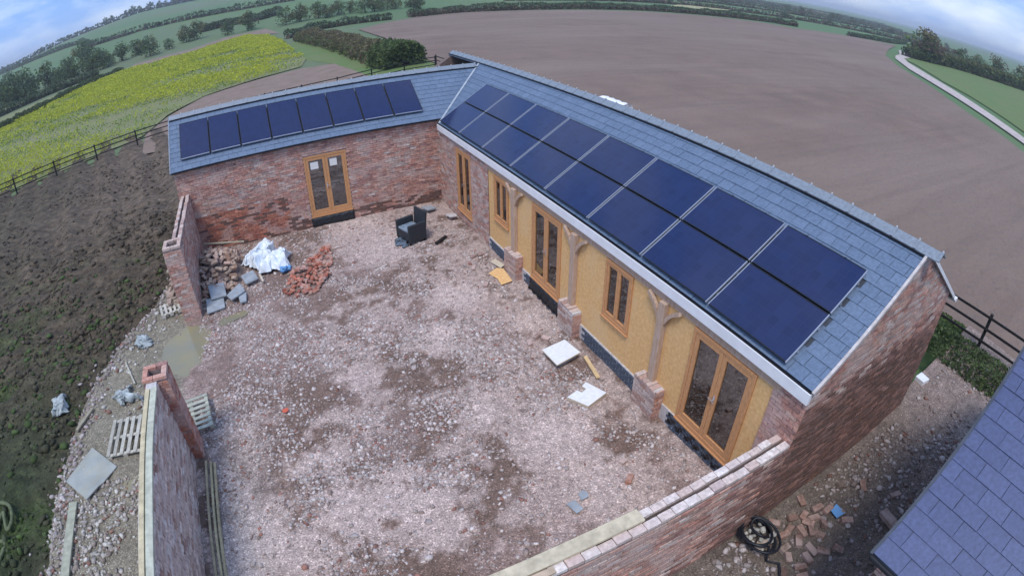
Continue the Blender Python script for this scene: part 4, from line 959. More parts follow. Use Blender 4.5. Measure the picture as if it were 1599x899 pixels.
def slab_thing(name, pts, z, th, m, label, cat, tilt=(0, 0), side=None, bevel=.006, group=None):
    """polygon plate with thickness; tilt = slope of z in x and y"""
    P = np.array(pts, float); c = P.mean(0); b = MB(); b.prism([(p[0] - c[0], p[1] - c[1], (p[0] - c[0]) * tilt[0] + (p[1] - c[1]) * tilt[1]) for p in P[::-1]][::-1], (0, 0, th))
    me = b.mesh(name); me.materials.append(m)
    if side:
        me.materials.append(side)
        for pl_ in me.polygons:
            if abs(pl_.normal.z) < .6: pl_.material_index = 1
    o = obj(name, me, None, None, (c[0], c[1], z)); 
    if bevel: bv = o.modifiers.new('bevel', 'BEVEL'); bv.width = bevel; bv.limit_method = 'ANGLE'
    return tag(o, label, cat, group)
slab_thing('square_board', [(11.14, 8.2), (11.7, 9.09), (11.09, 9.74), (10.82, 9.42), (10.72, 9.36), (10.43, 8.98)], .05, .035, M['board'], 'large weathered grey board with a chipped corner by the pallet', 'board', (.02, .03))
slab_thing('insulation_board', [(1.10, 9.21), (1.08, 9.83), (.42, 9.70), (.48, 9.13)], .13, .035, M['insul_top'], 'square white insulation board propped on another offcut', 'insulation', (-.02, .02), M['insul_edge'])
slab_thing('insulation_board', [(1.02, 9.30), (.98, 9.76), (.50, 9.66), (.54, 9.26)], .03, .10, M['slab'], 'grey offcut underneath the square white board', 'insulation')
slab_thing('insulation_board', [(1.36, 10.71), (1.13, 11.13), (.60, 10.97), (.79, 10.50), (.93, 10.57), (.90, 10.68), (1.03, 10.73), (1.08, 10.63)], .03, .075, M['insul_top'], 'white insulation board with a notch cut in one edge', 'insulation', (0, 0), M['insul_edge'], .003)
slab_thing('plywood_offcut', [(.70, 5.55), (.62, 5.92), (.66, 6.27), (.34, 6.25), (.26, 5.55), (.40, 5.40)], .05, .018, M['osb'], 'tan plywood offcut leaning in the rubble by the first pier', 'plywood', (-.08, .03))
slab_thing('plywood_offcut', [(.40, 5.0), (.32, 5.5), (.16, 5.42), (.22, 4.92)], .06, .02, M['insul_edge'], 'small pale board beside the first brick pier', 'plywood', (-.1, .05))
slab_thing('slate_piece', [(2.66, 12.91), (2.61, 13.17), (2.46, 13.13), (2.5, 12.9)], .04, .008, M['slab'], 'square blue grey slate lying in the near courtyard', 'slate', (.04, .03), None, 0)
slab_thing('slate_piece', [(2.37, 12.81), (2.41, 12.97), (2.26, 12.96), (2.23, 12.88), (2.26, 12.8)], .045, .008, M['slab'], 'broken slate just beyond the square slate', 'slate', (-.05, .04), None, 0)
SLB = [([(8.17, 2.95), (8.09, 3.56), (7.64, 3.5), (7.69, 2.92)], .22, (.1, -.18), 'blue grey slab leaning highest on the brick heap'),
       ([(8.27, 3.38), (8.24, 4.05), (7.72, 3.93), (7.75, 3.38)], .08, (.05, -.1), 'large rough slab at the foot of the brick heap'),
       ([(7.63, 3.61), (7.50, 3.85), (7.10, 3.45), (7.23, 3.04)], .16, (.2, -.1), 'slab tilted against the right side of the brick heap'),
       ([(7.33, 3.50), (7.28, 3.96), (7.10, 3.92), (7.08, 3.42)], .06, (.1, .0), 'small pale slab beside the tilted slab'),
       ([(7.18, 2.66), (7.06, 3.06), (6.68, 2.88), (6.80, 2.48)], .14, (.12, -.2), 'dark slab propped just below the white sheeting')]
for P_, z, tl, lb in SLB: slab_thing('paving_slab', P_, z, .05, M['slab'], lb, 'slab', tl, None, .01, 'slabs on the brick heap')
slab_thing('stone_block', [(.95, .55), (.85, .95), (.50, .85), (.58, .48)], .05, .08, M['slab'], 'pale stone block lying behind the armchair', 'stone', (.1, .1), None, .02)
slab_thing('stone_block', [(.42, 1.50), (.40, 1.86), (.12, 1.84), (.10, 1.48)], .06, .07, M['pale_mortar'], 'squarish stone beside the narrow door in the corner', 'stone', (.1, .15), None, .02)

# ------------------------------------------------------------------ loose bricks
def loose_brick(nm, loc, rot, col, label, group, sc=(1, 1, 1)):
    b = MB(); j = lambda: random.uniform(-.008, .008)
    p = [(x * .107 * sc[0] + j(), y * .051 * sc[1] + j(), z * .033 * sc[2] + j()) for z in (-1, 1) for x, y in ((-1, -1), (1, -1), (1, 1), (-1, 1))]
    o = b.hexa(p, col).build(nm, M['brick'], None, loc, rot, bevel=.006); return tag(o, label, 'block' if 'block' in nm else 'brick', group)
LBH = 'buff brick in the tumbled heap against the short left wall'
def heap(x, y): return .72 * np.clip(1.15 - math.hypot((x - 8.0) / .85, (y - 1.7) / 1.5), 0, 1)
k = 0
while k < 190:
    x, y = rng.uniform(7.2, 8.36), rng.uniform(.35, 3.3); h_ = float(heap(x, y))
    if h_ < .05 and rng.random() < .75: continue
    c = np.array(random.choice([(.42, .29, .21), (.36, .22, .16), (.47, .36, .28), (.31, .19, .15), (.40, .31, .25)])) * rng.uniform(.7, 1.05)
    loose_brick('brick', (x, y, h_ * rng.uniform(.75, 1) + .06), (rng.uniform(-.5, .5), rng.uniform(-.5, .5), rng.choice([0, 1.57]) + rng.uniform(-.5, .5)), tuple(c), LBH, 'bricks in the heap'); k += 1
hp = np.array([(8.40, .1), (8.40, 3.3), (7.9, 3.2), (7.3, 2.6), (7.2, 1.2), (7.6, .3)])
V_ = []; F_ = []; n_ = 26
for i in range(n_ + 1):
    for j in range(n_ + 1): x, y = 7.05 + 1.37 * i / n_, .05 + 3.4 * j / n_; V_.append((x, y, float(heap(x, y)) * .82 - .03 + random.uniform(-.03, .03)))
F_ = [(i * (n_ + 1) + j, (i + 1) * (n_ + 1) + j, (i + 1) * (n_ + 1) + j + 1, i * (n_ + 1) + j + 1) for i in range(n_) for j in range(n_)]
stuff(obj('rubble_mound', rawmesh('rubble_mound', V_, F_), M['mortar_old']), 'dusty rubble filling the heap under the buff bricks', 'rubble')
for k in range(34):
    x, y = rng.uniform(8.95, 9.55), rng.uniform(1.0, 3.2); c = np.array(random.choice([(.42, .33, .25), (.36, .26, .2), (.48, .42, .34)])) * rng.uniform(.7, 1.0)
    loose_brick('brick', (x, y, .06 + rng.random() * .22), (rng.uniform(-.4, .4), rng.uniform(-.4, .4), rng.uniform(0, 3)), tuple(c), 'dusty brick in the low pile outside the short left wall', 'bricks outside the short wall')
RP = [(6.05, 3.75), (5.7, 2.85), (5.16, 2.5), (4.35, 1.5), (4.38, 2.4), (4.7, 3.7), (5.18, 4.35), (5.85, 4.2)]
k = 0
while k < 230:
    q = np.array([[rng.uniform(4.2, 6.2), rng.uniform(1.3, 4.5)]])
    if not inpoly(RP, q)[0]: continue
    h_ = .20 * max(0, 1 - math.hypot((q[0, 0] - 5.1) / .8, (q[0, 1] - 3.2) / 1.1)); s_ = rng.uniform(.3, .75)
    c = np.array(random.choice([(.42, .14, .09), (.36, .12, .085), (.46, .20, .14), (.40, .24, .19)])) * rng.uniform(.75, 1.1)
    loose_brick('broken_brick', (*q[0], h_ * rng.uniform(.4, 1) + .035), (rng.uniform(-.5, .5), rng.uniform(-.5, .5), rng.uniform(0, 3.1)), tuple(c), 'bright red brick fragment in the spread of rubble beside the white sheeting', 'red brick fragments', (s_, rng.uniform(.6, 1), rng.uniform(.6, 1))); k += 1
YB = [(-.79, 15.29), (-.98, 15.62), (-.64, 15.61), (-.41, 15.34), (-.17, 15.07), (.23, 15.25), (-.04, 15.55), (-.31, 15.6), (-.38, 15.87), (-.82, 16.19), (.04, 15.72), (0, 16.0), (.3, 15.91), (-.54, 16.04), (-.7, 15.45), (-.9, 15.45), (-.55, 15.2), (-1.1, 15.35), (-.25, 15.35), (-.75, 15.75), (.12, 16.15), (-.2, 15.95), (-1.25, 15.5), (-.5, 15.5), (-1.4, 15.9), (-2.2, 15.6), (-1.9, 15.3), (-2.6, 16.2), (-.95, 15.05)]
for (x, y) in YB:
    x += rng.normal() * .03; c = np.array(random.choice([(.20, .125, .10), (.26, .16, .125), (.20, .15, .12), (.29, .19, .155)])) * rng.uniform(.75, 1.1)
    loose_brick('brick', (x, y, float(zback(np.array([x]), np.array([y]))[0]) + .035), (rng.uniform(-.25, .25), rng.uniform(-.25, .25), rng.uniform(0, 3.1)), tuple(c), 'muddy red brick strewn in the passage behind the gable', 'bricks in the passage', (rng.uniform(.9, 1.2), 1.15, 1.2))
loose_brick('stone_block', (-1.98, 16.48, .05), (0, 0, 1.4), (.34, .25, .21), 'long pinkish block beside the outbuilding eave', None, (2.1, 1.9, 1.6))
loose_brick('stone_block', (.33, 15.28, -.08), (.2, .1, .4), (.33, .27, .21), 'pale brick end standing by the black hose coil', None, (1.1, 1.6, 1.5))
loose_brick('brick', (1.44, 12.98, .04), (.1, 0, .7), (.36, .18, .13), 'single brick lying near the last door', None)
loose_brick('brick', (1.30, 12.58, .03), (.1, 0, .2), (.44, .33, .29), 'pale half brick just beyond the single red one', None, (.6, 1, 1))
for i, (x, y, r) in enumerate([(.70, 4.5, .5), (1.0, 6.05, .9), (.45, 4.45, .1), (.95, 5.1, 1.2), (.9, 8.6, .4), (1.15, 8.75, 1.4), (.75, 8.75, 2.2)]):
    loose_brick('brick', (x, y, .04), (rng.uniform(-.3, .3), .1, r), tuple(np.array([.40, .28, .25]) * rng.uniform(.75, 1.1)), 'dusty brick bat among the rubble along the timber front', 'brick bats along the timber front', (.8, 1, 1))
slab_thing('plastic_scrap', [(-1.48, 15.52), (-1.25, 15.55), (-1.2, 15.75), (-1.45, 15.77)], -.04, .01, M['blueplastic'], 'bright blue plastic scrap in the muddy passage', 'scrap', (.1, .05), None, 0)
slab_thing('white_block', [(-6.1, 14.62), (-5.8, 14.6), (-5.78, 14.86), (-6.05, 14.9)], .2, .16, M['insul_top'], 'small white block behind the far corner of the gable', 'block')
slab_thing('red_scrap', [(6.66, 8.58), (6.55, 8.56), (6.52, 8.65), (6.6, 8.7), (6.67, 8.66)], .04, .03, M['redplastic'], 'orange red plastic scrap alone in the courtyard', 'scrap', (0, 0), None, .01)

# ------------------------------------------------------------------ sheeting, bags, hoses
def sheeting(name, P4, amp, zc, m, label, cat, seed, n_=44, cover=None):
    """crumpled sheet over a four sided patch of ground"""
    a, b, c, d = [np.array(p, float) for p in P4]; V_ = []
    U_, W_ = np.meshgrid(np.linspace(0, 1, n_), np.linspace(0, 1, n_)); u, w = U_.ravel()[:, None], W_.ravel()[:, None]
    wob = lambda q: (fbm(u[:, 0] * q, w[:, 0] * q, seed) - .5)[:, None]
    P = a * (1 - u) * (1 - w) + b * u * (1 - w) + c * u * w + d * (1 - u) * w + np.hstack([wob(4), (fbm(u[:, 0] * 4 + 7, w[:, 0] * 4, seed + 3) - .5)[:, None]]) * .5
    rid = (1 - np.abs(fbm(u[:, 0] * 3, w[:, 0] * 3, seed + 9, 2) - .5) * 3.2)
    ed = np.minimum(np.minimum(u, 1 - u), np.minimum(w, 1 - w))[:, 0]
    z = zc + amp * rid * .5 + amp * (fbm(u[:, 0] * 2.2, w[:, 0] * 2.2, seed + 5)) ; z = z * np.clip(ed * 9, .15, 1) + .03
    F_ = np.array([(i * n_ + j, i * n_ + j + 1, (i + 1) * n_ + j + 1, (i + 1) * n_ + j) for i in range(n_ - 1) for j in range(n_ - 1)])
    c0 = P.mean(0); o = obj(name, rawmesh(name, np.column_stack([P - c0, z]), F_, smooth=True), m, None, (c0[0], c0[1], 0)); s_ = o.modifiers.new('solid', 'SOLIDIFY'); s_.thickness = .006
    return tag(o, label, cat)
sheeting('plastic_sheeting', [(7.15, 1.55), (6.25, .80), (5.95, 1.30), (6.75, 2.25)], .26, .12, M['sheet'], 'crumpled white sheeting against the short wing, left bundle', 'sheeting', 5)
sheeting('plastic_sheeting', [(6.65, 2.45), (6.35, 1.55), (5.60, 1.55), (5.80, 2.60)], .30, .12, M['sheet'], 'white sheeting bundle nearest the red brick fragments', 'sheeting', 15)
sheeting('plastic_bag', [(5.98, 2.52), (5.78, 2.40), (5.66, 2.60), (5.86, 2.74)], .10, .05, M['blueplastic'], 'small light blue bag tucked under the white sheeting', 'bag', 25, 18)
M['dirty_sheet'] = mat('dirty_sheet', (.36, .40, .40), .5, nscale=5, namt=.3)
sheeting('feed_bag', [(10.72, 6.52), (10.28, 6.44), (10.0, 7.0), (10.45, 7.05)], .14, .04, M['dirty_sheet'], 'torn grey plastic bag beside the pallet', 'bag', 35, 26)
sheeting('plastic_bag', [(12.60, 6.15), (12.22, 6.10), (12.12, 6.8), (12.46, 6.72)], .16, .05, M['dirty_sheet'], 'muddy white bag out on the turned soil', 'bag', 45, 26)
sheeting('plastic_scrap', [(10.35, 4.35), (10.05, 4.25), (9.95, 4.75), (10.3, 4.8)], .08, .03, M['dirty_sheet'], 'bluish plastic scrap beside the gateway puddle', 'scrap', 55, 18)
# black hose coil
hc = MB(); pts = []
for i in range(150):
    t = i / 149; a = t * 2 * math.pi * 4.2; r = .20 + .09 * math.sin(a * .37) + .05 * t
    pts.append((r * math.cos(a) + .08 * math.sin(t * 9), r * math.sin(a) * 1.25 + .06 * math.cos(t * 7), .05 + .20 * abs(math.sin(t * 5.1)) + .02 * math.sin(a * 2)))
pts += [(.2, .45, .05), (.05, .62, .04), (.2, .8, .04), (.1, 1.0, .04)]
hc.tube(pts, .024, 7)
tag(hc.build('hose_coil', M['black'], None, (.22, 14.98 + .12, -.17), smooth=True), 'tangled coil of black hose at the foot of the near courtyard wall', 'hose')
n_ = 26; xy = np.column_stack([rng.uniform(.0, .45, n_), rng.uniform(14.9, 15.4, n_)])
tag(stones('rubble_stones', xy, lambda x, y: np.full_like(x, -.12) + rng.random(len(x)) * .12, .045 + .02 * rng.random(n_), np.array([[.42, .41, .37]]) * rng.uniform(.6, 1.1, (n_, 1)), .3), 'pale pebbles caught in the black hose coil', 'rubble')
# muddy pipe loop at the left edge
pp = MB(); pts = [(13.9, 9.25, .05), (13.45, 9.32, .12), (13.15, 9.5, .14), (13.02, 9.85, .12), (13.12, 10.1, .1), (13.25, 9.8, .12), (13.35, 9.6, .1), (13.5, 9.9, .06), (13.42, 10.3, .08), (13.12, 10.42, .1), (13.2, 10.8, .08), (13.3, 11.4, .06)]
P = [Vector(p) for p in pts]; fine = []
for i in range(len(P) - 1):
    p0, p1, p2, p3 = P[max(i - 1, 0)], P[i], P[i + 1], P[min(i + 2, len(P) - 1)]
    for k in range(6):
        t = k / 6; fine.append(tuple(.5 * ((2 * p1) + (p2 - p0) * t + (2 * p0 - 5 * p1 + 4 * p2 - p3) * t * t + (3 * p1 - p0 - 3 * p2 + p3) * t ** 3)))
pp.tube(fine, .045, 8); tag(pp.build('drain_pipe', M['pipe'], None, (0, 0, 0), smooth=True), 'muddy green pipe looping over the soil at the left edge', 'pipe')

# ------------------------------------------------------------------ wicker armchair
ch = thing('wicker_armchair', 'dark grey wicker armchair with a wet cushion facing the courtyard', 'armchair', (1.90, 2.54, .02), (0, 0, math.atan2(.28, .96)))
def cpart(nm, lo, hi, m, bevel=.02):
    b = MB(); b.box(lo, hi); return b.build(nm, m, ch, bevel=bevel)
cpart('seat_base', (-.26, -.285, .10), (.30, .285, .36), M['wicker'])
cpart('arm', (-.30, -.38, .06), (.31, -.29, .62), M['wicker']); cpart('arm', (-.30, .29, .06), (.31, .38, .62), M['wicker'])
b = MB(); b.hexa([(-.33, -.285, .10), (-.262, -.285, .10), (-.262, .285, .10), (-.33, .285, .10), (-.42, -.32, .88), (-.35, -.32, .88), (-.35, .32, .88), (-.42, .32, .88)]); b.build('backrest', M['wicker'], ch, bevel=.02)
cpart('cushion', (-.24, -.275, .362), (.29, .275, .44), M['cushion'], .03)
for x in (-.26, .27):
    for y in (-.33, .33): cpart('leg', (x - .025, y - .025, -.03), (x + .025, y + .025, .059), M['black'], .004)
sheeting('tarp_scrap', [(2.45, 2.5), (2.2, 2.3), (2.05, 2.75), (2.3, 2.95)], .05, .02, mat('grey_scrap', (.10, .13, .17), .6, nscale=6, namt=.3), 'dark grey scrap lying in front of the armchair', 'scrap', 65, 16)

# ------------------------------------------------------------------ fences
def rail_fence(pts, label, hgt_, spacing):
    t = thing('rail_fence', label, 'fence', (pts[0][0], pts[0][1], float(hgt(*pts[0])))); base = Vector(t.location)
    P = []
    for a, b in zip(pts[:-1], pts[1:]):
        l = math.dist(a, b); n_ = max(1, round(l / spacing)); P += [(a[0] + (b[0] - a[0]) * i / n_, a[1] + (b[1] - a[1]) * i / n_) for i in range(n_)]
    P.append(pts[-1]); P = [Vector((x, y, float(hgt(x, y)))) - base for x, y in P]
    for p in P:
        m_ = MB(); m_.box((p.x - .042, p.y - .042, p.z - .3), (p.x + .042, p.y + .042, p.z + hgt_ + .06)); m_.build('post', M['fence'], t)
    for a, b in zip(P[:-1], P[1:]):
        nrm = Vector((b.y - a.y, a.x - b.x, 0)).normalized() * .065
        for f_ in (.36, .68, .97):
            m_ = MB(); z = Vector((0, 0, hgt_ * f_)); m_.bar(a + z + nrm, b + z + nrm, .03, .065); m_.build('rail', M['fence'], t)
rail_fence([(27.5, -15.6), (22.3, -17.0), (14.1, -20.2), (5, -22.4), (-8.5, -25.2)], 'dark three rail fence between the turned soil and the yellow crop', 1.0, 2.9)
rail_fence([(-8.5, -25.0), (-8.5, 21.0)], 'dark rail fence between the ploughed field and the back of the barn', 1.12, 2.9)

# ------------------------------------------------------------------ hedges, trees, weeds
GREENS = {'dark': [(.08, .11, .055), (.105, .135, .06)], 'mid': [(.10, .15, .055), (.13, .175, .065)], 'olive': [(.17, .165, .078), (.205, .19, .095)], 'brown': [(.15, .115, .08), (.19, .15, .11)], 'teal': [(.115, .165, .10), (.145, .19, .115)]}
def gcol(n, mix):
    ks = rng.choice(len(mix), n); a = np.array([GREENS[m][0] for m in mix])[ks]; b = np.array([GREENS[m][1] for m in mix])[ks]; t = rng.random((n, 1))
    return (a + (b - a) * t) * rng.uniform(.65, 1.35, (n, 1))
def hedge(pts, w, h_, leaf, per_m, mix, label, group=None, topmix=None, name='hedge'):
    z0 = float(hgt(*pts[0])); t = thing(name, label, 'hedge', (pts[0][0], pts[0][1], z0), group=group)
    seg = [(np.array(a, float), np.array(b, float)) for a, b in zip(pts[:-1], pts[1:])]; o0 = np.array([pts[0][0], pts[0][1]])
    Cn = []; core = MB()
    for si, (a, b) in enumerate(seg):
        l = np.linalg.norm(b - a); d = (b - a) / l; s = np.array([-d[1], d[0]]); n_ = int(l * per_m); u = rng.random(n_) * l
        g_ = fbm((u + si * 31) / (h_ * 1.6), np.zeros(n_), int(abs(a[0]) * 7) + 3) ; hh = h_ * (.62 + .65 * g_); ww = w / 2 * (.75 + .5 * fbm((u + 9) / (h_ * 1.3), np.ones(n_), 17))
        an = rng.random(n_) * math.pi; rr = np.sqrt(rng.uniform(.55 if name != 'bush' else .05, 1.05, n_)); off = np.cos(an) * ww * rr; z = np.sin(an) ** .6 * hh * rr
        p = a + d * u[:, None] + s * off[:, None]; Cn.append(np.column_stack([p - o0, hgt(p[:, 0], p[:, 1]) - z0 + z]))
        k_ = max(1, int(l / (h_ * 1.2))) if name != 'bush' else 0
        for i in range(k_):
            p, q = a + d * l * i / k_, a + d * l * (i + 1) / k_; zz = float(hgt(*p)) - z0; f_ = random.uniform(.38, .52)
            P0 = [p + s * w * .26, p - s * w * .26, q - s * w * .26, q + s * w * .26]
            core.hexa([(*(P0[j] - o0), zz - .2) for j in range(4)] + [(*((P0[j] - (p + q) / 2) * .75 + (p + q) / 2 - o0), zz + h_ * f_) for j in range(4)])
    Cn = np.vstack(Cn); col = gcol(len(Cn), mix)
    if topmix is not None:
        tp = (Cn[:, 2] > h_ * .75)[:, None]; col = np.where(tp, gcol(len(Cn), topmix), col)
    obj('foliage', leafmesh('foliage', Cn, leaf, col), M['leaf'], t)
    if core.v: o = core.build('branches', M['bark'], t); o['kind'] = 'stuff'
    return t
def tree(x, y, h_, r, mix, label, group=None, n_=420, leaf=None, sparse=False):
    z0 = float(hgt(x, y)); t = thing('tree', label, 'tree', (x, y, z0), group=group); tr = MB(); leaf = leaf or h_ * .05; n_ = int(n_ * 1.9)
    top = np.array([random.uniform(-.08, .08) * h_, random.uniform(-.08, .08) * h_, h_ * .72])
    tr.tube([(0, 0, -.3), tuple(top * .35), tuple(top * .7), tuple(top)], [h_ * .035, h_ * .026, h_ * .016, h_ * .006], 6)
    nb = 7; cl = []
    for i in range(nb):
        a = i * 2.4 + random.random(); f_ = random.uniform(.25, .62); st = top * f_; e = st + np.array([math.cos(a) * r * random.uniform(.5, .85), math.sin(a) * r * random.uniform(.5, .85), h_ * random.uniform(.12, .32)])
        tr.tube([tuple(st), tuple((st + e) / 2 + np.array([0, 0, .03 * h_])), tuple(e)], [h_ * .013, h_ * .009, h_ * .004], 5); cl.append((e, r * random.uniform(.34, .52)))
    cl += [(top + np.array([random.uniform(-.3, .3) * r, random.uniform(-.3, .3) * r, h_ * random.uniform(-.05, .12)]), r * random.uniform(.35, .5)) for _ in range(4)]
    cl += [(np.array([random.uniform(-.7, .7) * r, random.uniform(-.7, .7) * r, h_ * random.uniform(.10, .5)]), r * random.uniform(.42, .6)) for _ in range(9)]
    P = []; Cc = []
    for c, rr in cl:
        m = n_ // len(cl); v = rng.normal(size=(m, 3)); v /= np.linalg.norm(v, axis=1)[:, None]; q = c + v * (rr * rng.uniform(.45, 1.08, (m, 1))) * np.array([1, 1, .85]); q[:, 2] = np.maximum(q[:, 2], .05 * h_)
        P.append(q); Cc.append(gcol(m, [random.choice(mix)]) * random.uniform(.8, 1.2))
    tr.build('trunk', M['bark'], t)
    obj('crown', leafmesh('crown', np.vstack(P), leaf, np.vstack(Cc)), M['leaf'], t)
hedge([(-3.4, -74), (-4.2, -66), (-5.2, -56), (-5.9, -46), (-6.3, -37), (-6.5, -31)], 4.0, 1.6, .15, 480, ['mid', 'olive', 'brown'], 'broad clipped hedge running away behind the short wing', None, ['olive', 'brown', 'olive'])
hedge([(-6.3, -31.5), (-7.0, -28.2)], 4.6, 2.1, .16, 2600, ['dark', 'mid', 'mid'], 'dark leafy bush at the near end of the broad hedge', name='bush')
hedge([(-1.2, -80), (-6, -86), (-13, -88.5), (-21.5, -88)], 1.8, 1.5, .22, 90, ['dark', 'teal'], 'thin dark hedge between the broad hedge and the green field')
hedge([(-25, -88.5), (-35, -90.5), (-46, -89), (-61, -88.5), (-78, -88.5), (-97, -86), (-116, -81), (-124, -76)], 2.8, 1.5, .26, 85, ['dark', 'brown', 'brown', 'teal'], 'long ragged hedge along the far side of the ploughed field', None, ['dark', 'teal'])
hedge([(-140, -69), (-165, -68), (-190, -74)], 2.0, 1.3, .3, 40, ['dark', 'dark', 'teal'], 'dark low hedge at the far corner of the ploughed field')
hedge([(44, -50), (41.2, -57), (38.8, -64), (36.2, -73), (33.8, -84), (30, -92)], 1.3, 1.0, .18, 120, ['dark', 'dark', 'mid'], 'dark hedge along the far left edge of the yellow field')
hedge([(60, -70), (52, -80), (44, -90), (36, -97)], 1.6, 1.4, .25, 80, ['dark', 'dark', 'teal'], 'second dark hedge beyond the narrow yellow strip')
hedge([(185, -372), (129, -315), (87, -270), (66, -206), (49.6, -201.5), (24.9, -203.4), (.5, -200.3), (-14, -201)], 2.6, 2.2, .6, 12, ['dark', 'teal'], 'thin hedge line across the upper green hillside')
hedge([(17.7, -134.5), (11, -138), (2.4, -137.5), (-4.5, -145)], 2.6, 2.2, .35, 70, ['dark', 'dark', 'teal'], 'thick dark hedge across the lower green hillside')
hedge([(-116, -39), (-122, -35.5), (-129, -33), (-134, -28), (-139, -22), (-146, -15), (-154, -6)], 4.0, 3.0, .35, 130, ['dark', 'dark', 'mid'], 'tall dark hedge beyond the meadow on the right', None, ['olive', 'mid'])
sk = []
for i in range(26):
    a = math.radians(294.5 - i * .85); sk.append((6 + 472 * math.cos(a), 17.5 + 472 * math.sin(a)))
hedge(sk, 4, 3.2, 1.0, 8, ['dark', 'teal'], 'hedgerow along the crest of the hill')
ts = 0
for i, (fr_, h_) in enumerate([(.03, 5), (.06, 4), (.22, 4.5), (.35, 4), (.44, 4.5), (.53, 6.5), (.555, 6), (.63, 6), (.66, 8), (.69, 6), (.74, 7), (.78, 6), (.81, 5.5), (.85, 7), (.88, 8), (.91, 9), (.93, 7), (.95, 9), (.975, 10), (.99, 9)]):
    k_ = fr_ * (len(sk) - 1); j = int(k_); f_ = k_ - j; x = sk[j][0] * (1 - f_) + sk[j + 1][0] * f_; y = sk[j][1] * (1 - f_) + sk[j + 1][1] * f_
    tree(x, y, h_, h_ * .42, ['dark', 'teal'], 'small dark tree standing on the crest of the hill', 'trees on the hill crest', 160, h_ * .08)
TL = [(51.6, -141.6, 7, 'tall pale tree alone on the left hillside'), (26.3, -105.3, 4.6, 'rounded tree at the middle of the far edge of the yellow field'), (22.6, -110, 2.6, 'small dark bush right of the rounded field edge tree'), (19.3, -117, 4.2, 'paired tree on the far field edge, left of the pair'),
      (17.0, -118.5, 4.8, 'paired tree on the far field edge, right of the pair'), (9.6, -113.5, 3.4, 'round bush on the green field below the thick hedge'), (5.0, -114.5, 5.0, 'pale grey tree at the right end of the yellow field edge')]
for x, y, h_, lb in TL: tree(x, y, h_, h_ * .45, ['teal', 'mid', 'olive'], lb, 'trees on the far field edge', 420)
for i in range(26):
    a = i / 25; x = 66 - 36 * a + random.uniform(-3, 3); y = -108 + 6 * math.sin(a * 5) + random.uniform(-7, 6); h_ = random.uniform(3.4, 6.4) * (1.2 - .5 * a)
    tree(x, y, h_, h_ * .5, ['dark', 'teal', 'mid'], 'tree in the clump of woodland beyond the yellow field on the left', 'woodland on the left', 420)
for i in range(15):
    a = i / 14; x = -3.5 - 30 * a + random.uniform(-1, 1); y = -109 - 3 * math.sin(a * 3) + random.uniform(-2, 2); h_ = random.uniform(2.6, 4.4)
    tree(x, y, h_, h_ * .5, ['teal', 'olive', 'mid'], 'tree in the belt at the top centre beyond the thin hedge', 'tree belt at the top centre', 380)
tree(-29.5, -100.5, 4.2, 1.8, ['teal', 'dark'], 'lone tree with a dark trunk on the strip of green field', None, 380)
for i, (x, y, h_) in enumerate([(-122, -37, 8.2), (-127.5, -36, 6.2), (-135, -33, 5.4), (-146, -26, 6.4), (-152, -20, 6.0), (-160, -13, 5.6), (-166, -6, 5.5), (-140, -30, 5.0)]):
    tree(x, y, h_, h_ * .5, ['olive', 'brown', 'mid'] if i < 2 else ['brown', 'mid', 'olive', 'dark'], 'largest olive tree above the hedge on the right' if i == 0 else 'tree rising behind the tall hedge on the right', 'trees on the right', 700 if i == 0 else 460)
for i in range(24):
    x, y = random.choice([(-110 - 240 * random.random(), -100 - 130 * random.random())]); h_ = random.uniform(2.2, 4.2)
    tree(x, y, h_, h_ * .6, ['dark', 'teal', 'brown'], 'distant tree dotted over the fields beyond the ploughed land', 'distant scattered trees', 150, h_ * .09)
for i in range(6):
    y0 = -125 - 40 * i; x0 = -120 - 60 * i; hedge([(x0 + 60, y0 + 5), (x0, y0), (x0 - 70, y0 + 25), (x0 - 150, y0 + 45)], 2.5, 1.5, .6, 8, ['dark', 'teal', 'brown'], 'distant hedge line in the fields beyond the ploughed land', 'distant hedges')
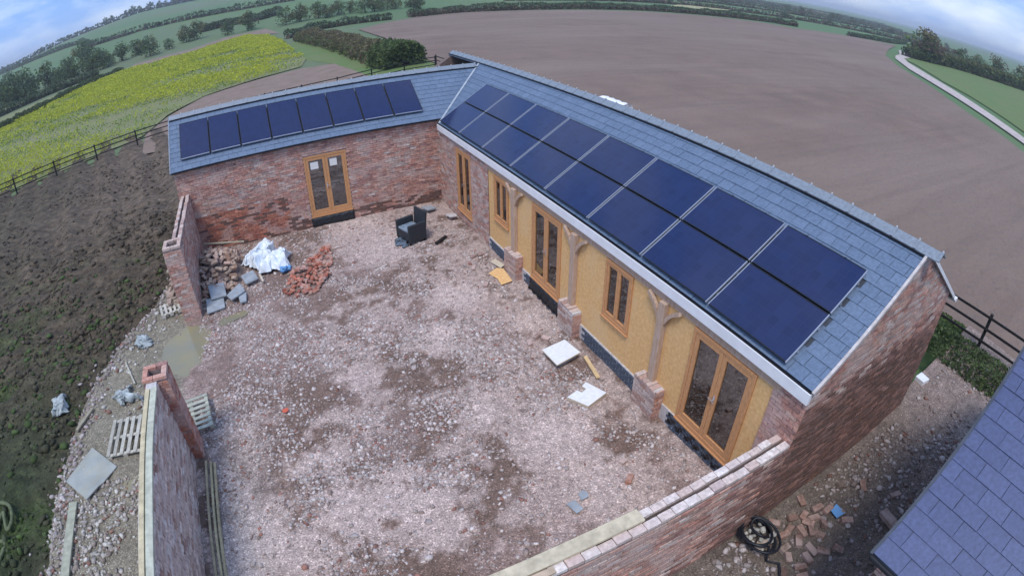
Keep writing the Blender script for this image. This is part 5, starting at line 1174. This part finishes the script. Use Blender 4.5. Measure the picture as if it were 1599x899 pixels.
# weeds on the bank by the back fence
n = 5200; P = np.column_stack([rng.uniform(-8.5, -6.9, n), rng.uniform(12.2, 17.8, n)]); P[:, 0] += (P[:, 1] - 15) * .02
hz = np.clip((fbm(P[:, 0] * 1.5, P[:, 1] * 1.5, 7) - .25) * .6, .03, .26) * np.clip((-6.95 - P[:, 0]) * 2.5, .1, 1) * np.clip((P[:, 0] + 8.6) * 1.6, .15, 1)
stuff(obj('nettles', leafmesh('nettles', np.column_stack([P, zback(P[:, 0], P[:, 1]) + .05 + hz * rng.random(n)]), .055, gcol(n, ['dark', 'mid', 'dark'])), M['leaf']), 'dark green weeds on the bank below the back fence', 'weeds')
n = 9000; P = np.column_stack([rng.uniform(-9.3, -8.2, n), rng.uniform(6, 19, n)])
stuff(obj('rough_grass', leafmesh('rough_grass', np.column_stack([P, hgt(P[:, 0], P[:, 1]) + .06 + .05 * rng.random(n)]), .06, np.array([.10, .145, .05]) * rng.uniform(.6, 1.3, (n, 1))), M['leaf']), 'light green rough grass under the back fence', 'grass')
# white wrapped pack behind the ridge
n_ = 14; V_ = []; F_ = []
for i in range(n_ + 1):
    y = -8.15 + 2.35 * i / n_; s_ = .92 + .1 * math.sin(i * 1.9)
    for k in range(8): a = 2 * math.pi * k / 8; V_.append((-12.4 + .36 * s_ * math.copysign(abs(math.cos(a)) ** .5, math.cos(a)), y, .68 + .30 * s_ * math.copysign(abs(math.sin(a)) ** .5, math.sin(a))))
for i in range(n_):
    for k in range(8): F_.append((i * 8 + k, i * 8 + (k + 1) % 8, (i + 1) * 8 + (k + 1) % 8, (i + 1) * 8 + k))
F_ += [tuple(range(8)), tuple(n_ * 8 + k for k in range(7, -1, -1))]
tag(obj('wrapped_pack', rawmesh('wrapped_pack', V_, F_, smooth=True), M['white']), 'long white wrapped pack lying in the ploughed field just behind the ridge', 'pack')

# ------------------------------------------------------------------ haze over the whole place
hb = MB(); hb.box((-9200, -9200, -2.2), (9200, 9200, 34))
hz_m = bpy.data.materials.new('haze'); hz_m.use_nodes = True; t = hz_m.node_tree; t.nodes.clear()
o_ = t.nodes.new('ShaderNodeOutputMaterial'); pv = t.nodes.new('ShaderNodeVolumePrincipled'); pv.inputs['Color'].default_value = (.86, .92, 1.0, 1); pv.inputs['Density'].default_value = .0006; pv.inputs['Anisotropy'].default_value = .2
t.links.new(pv.outputs[0], o_.inputs['Volume'])
hz_o = hb.build('haze', hz_m); stuff(hz_o, 'pale blue air haze over the far fields', 'haze')
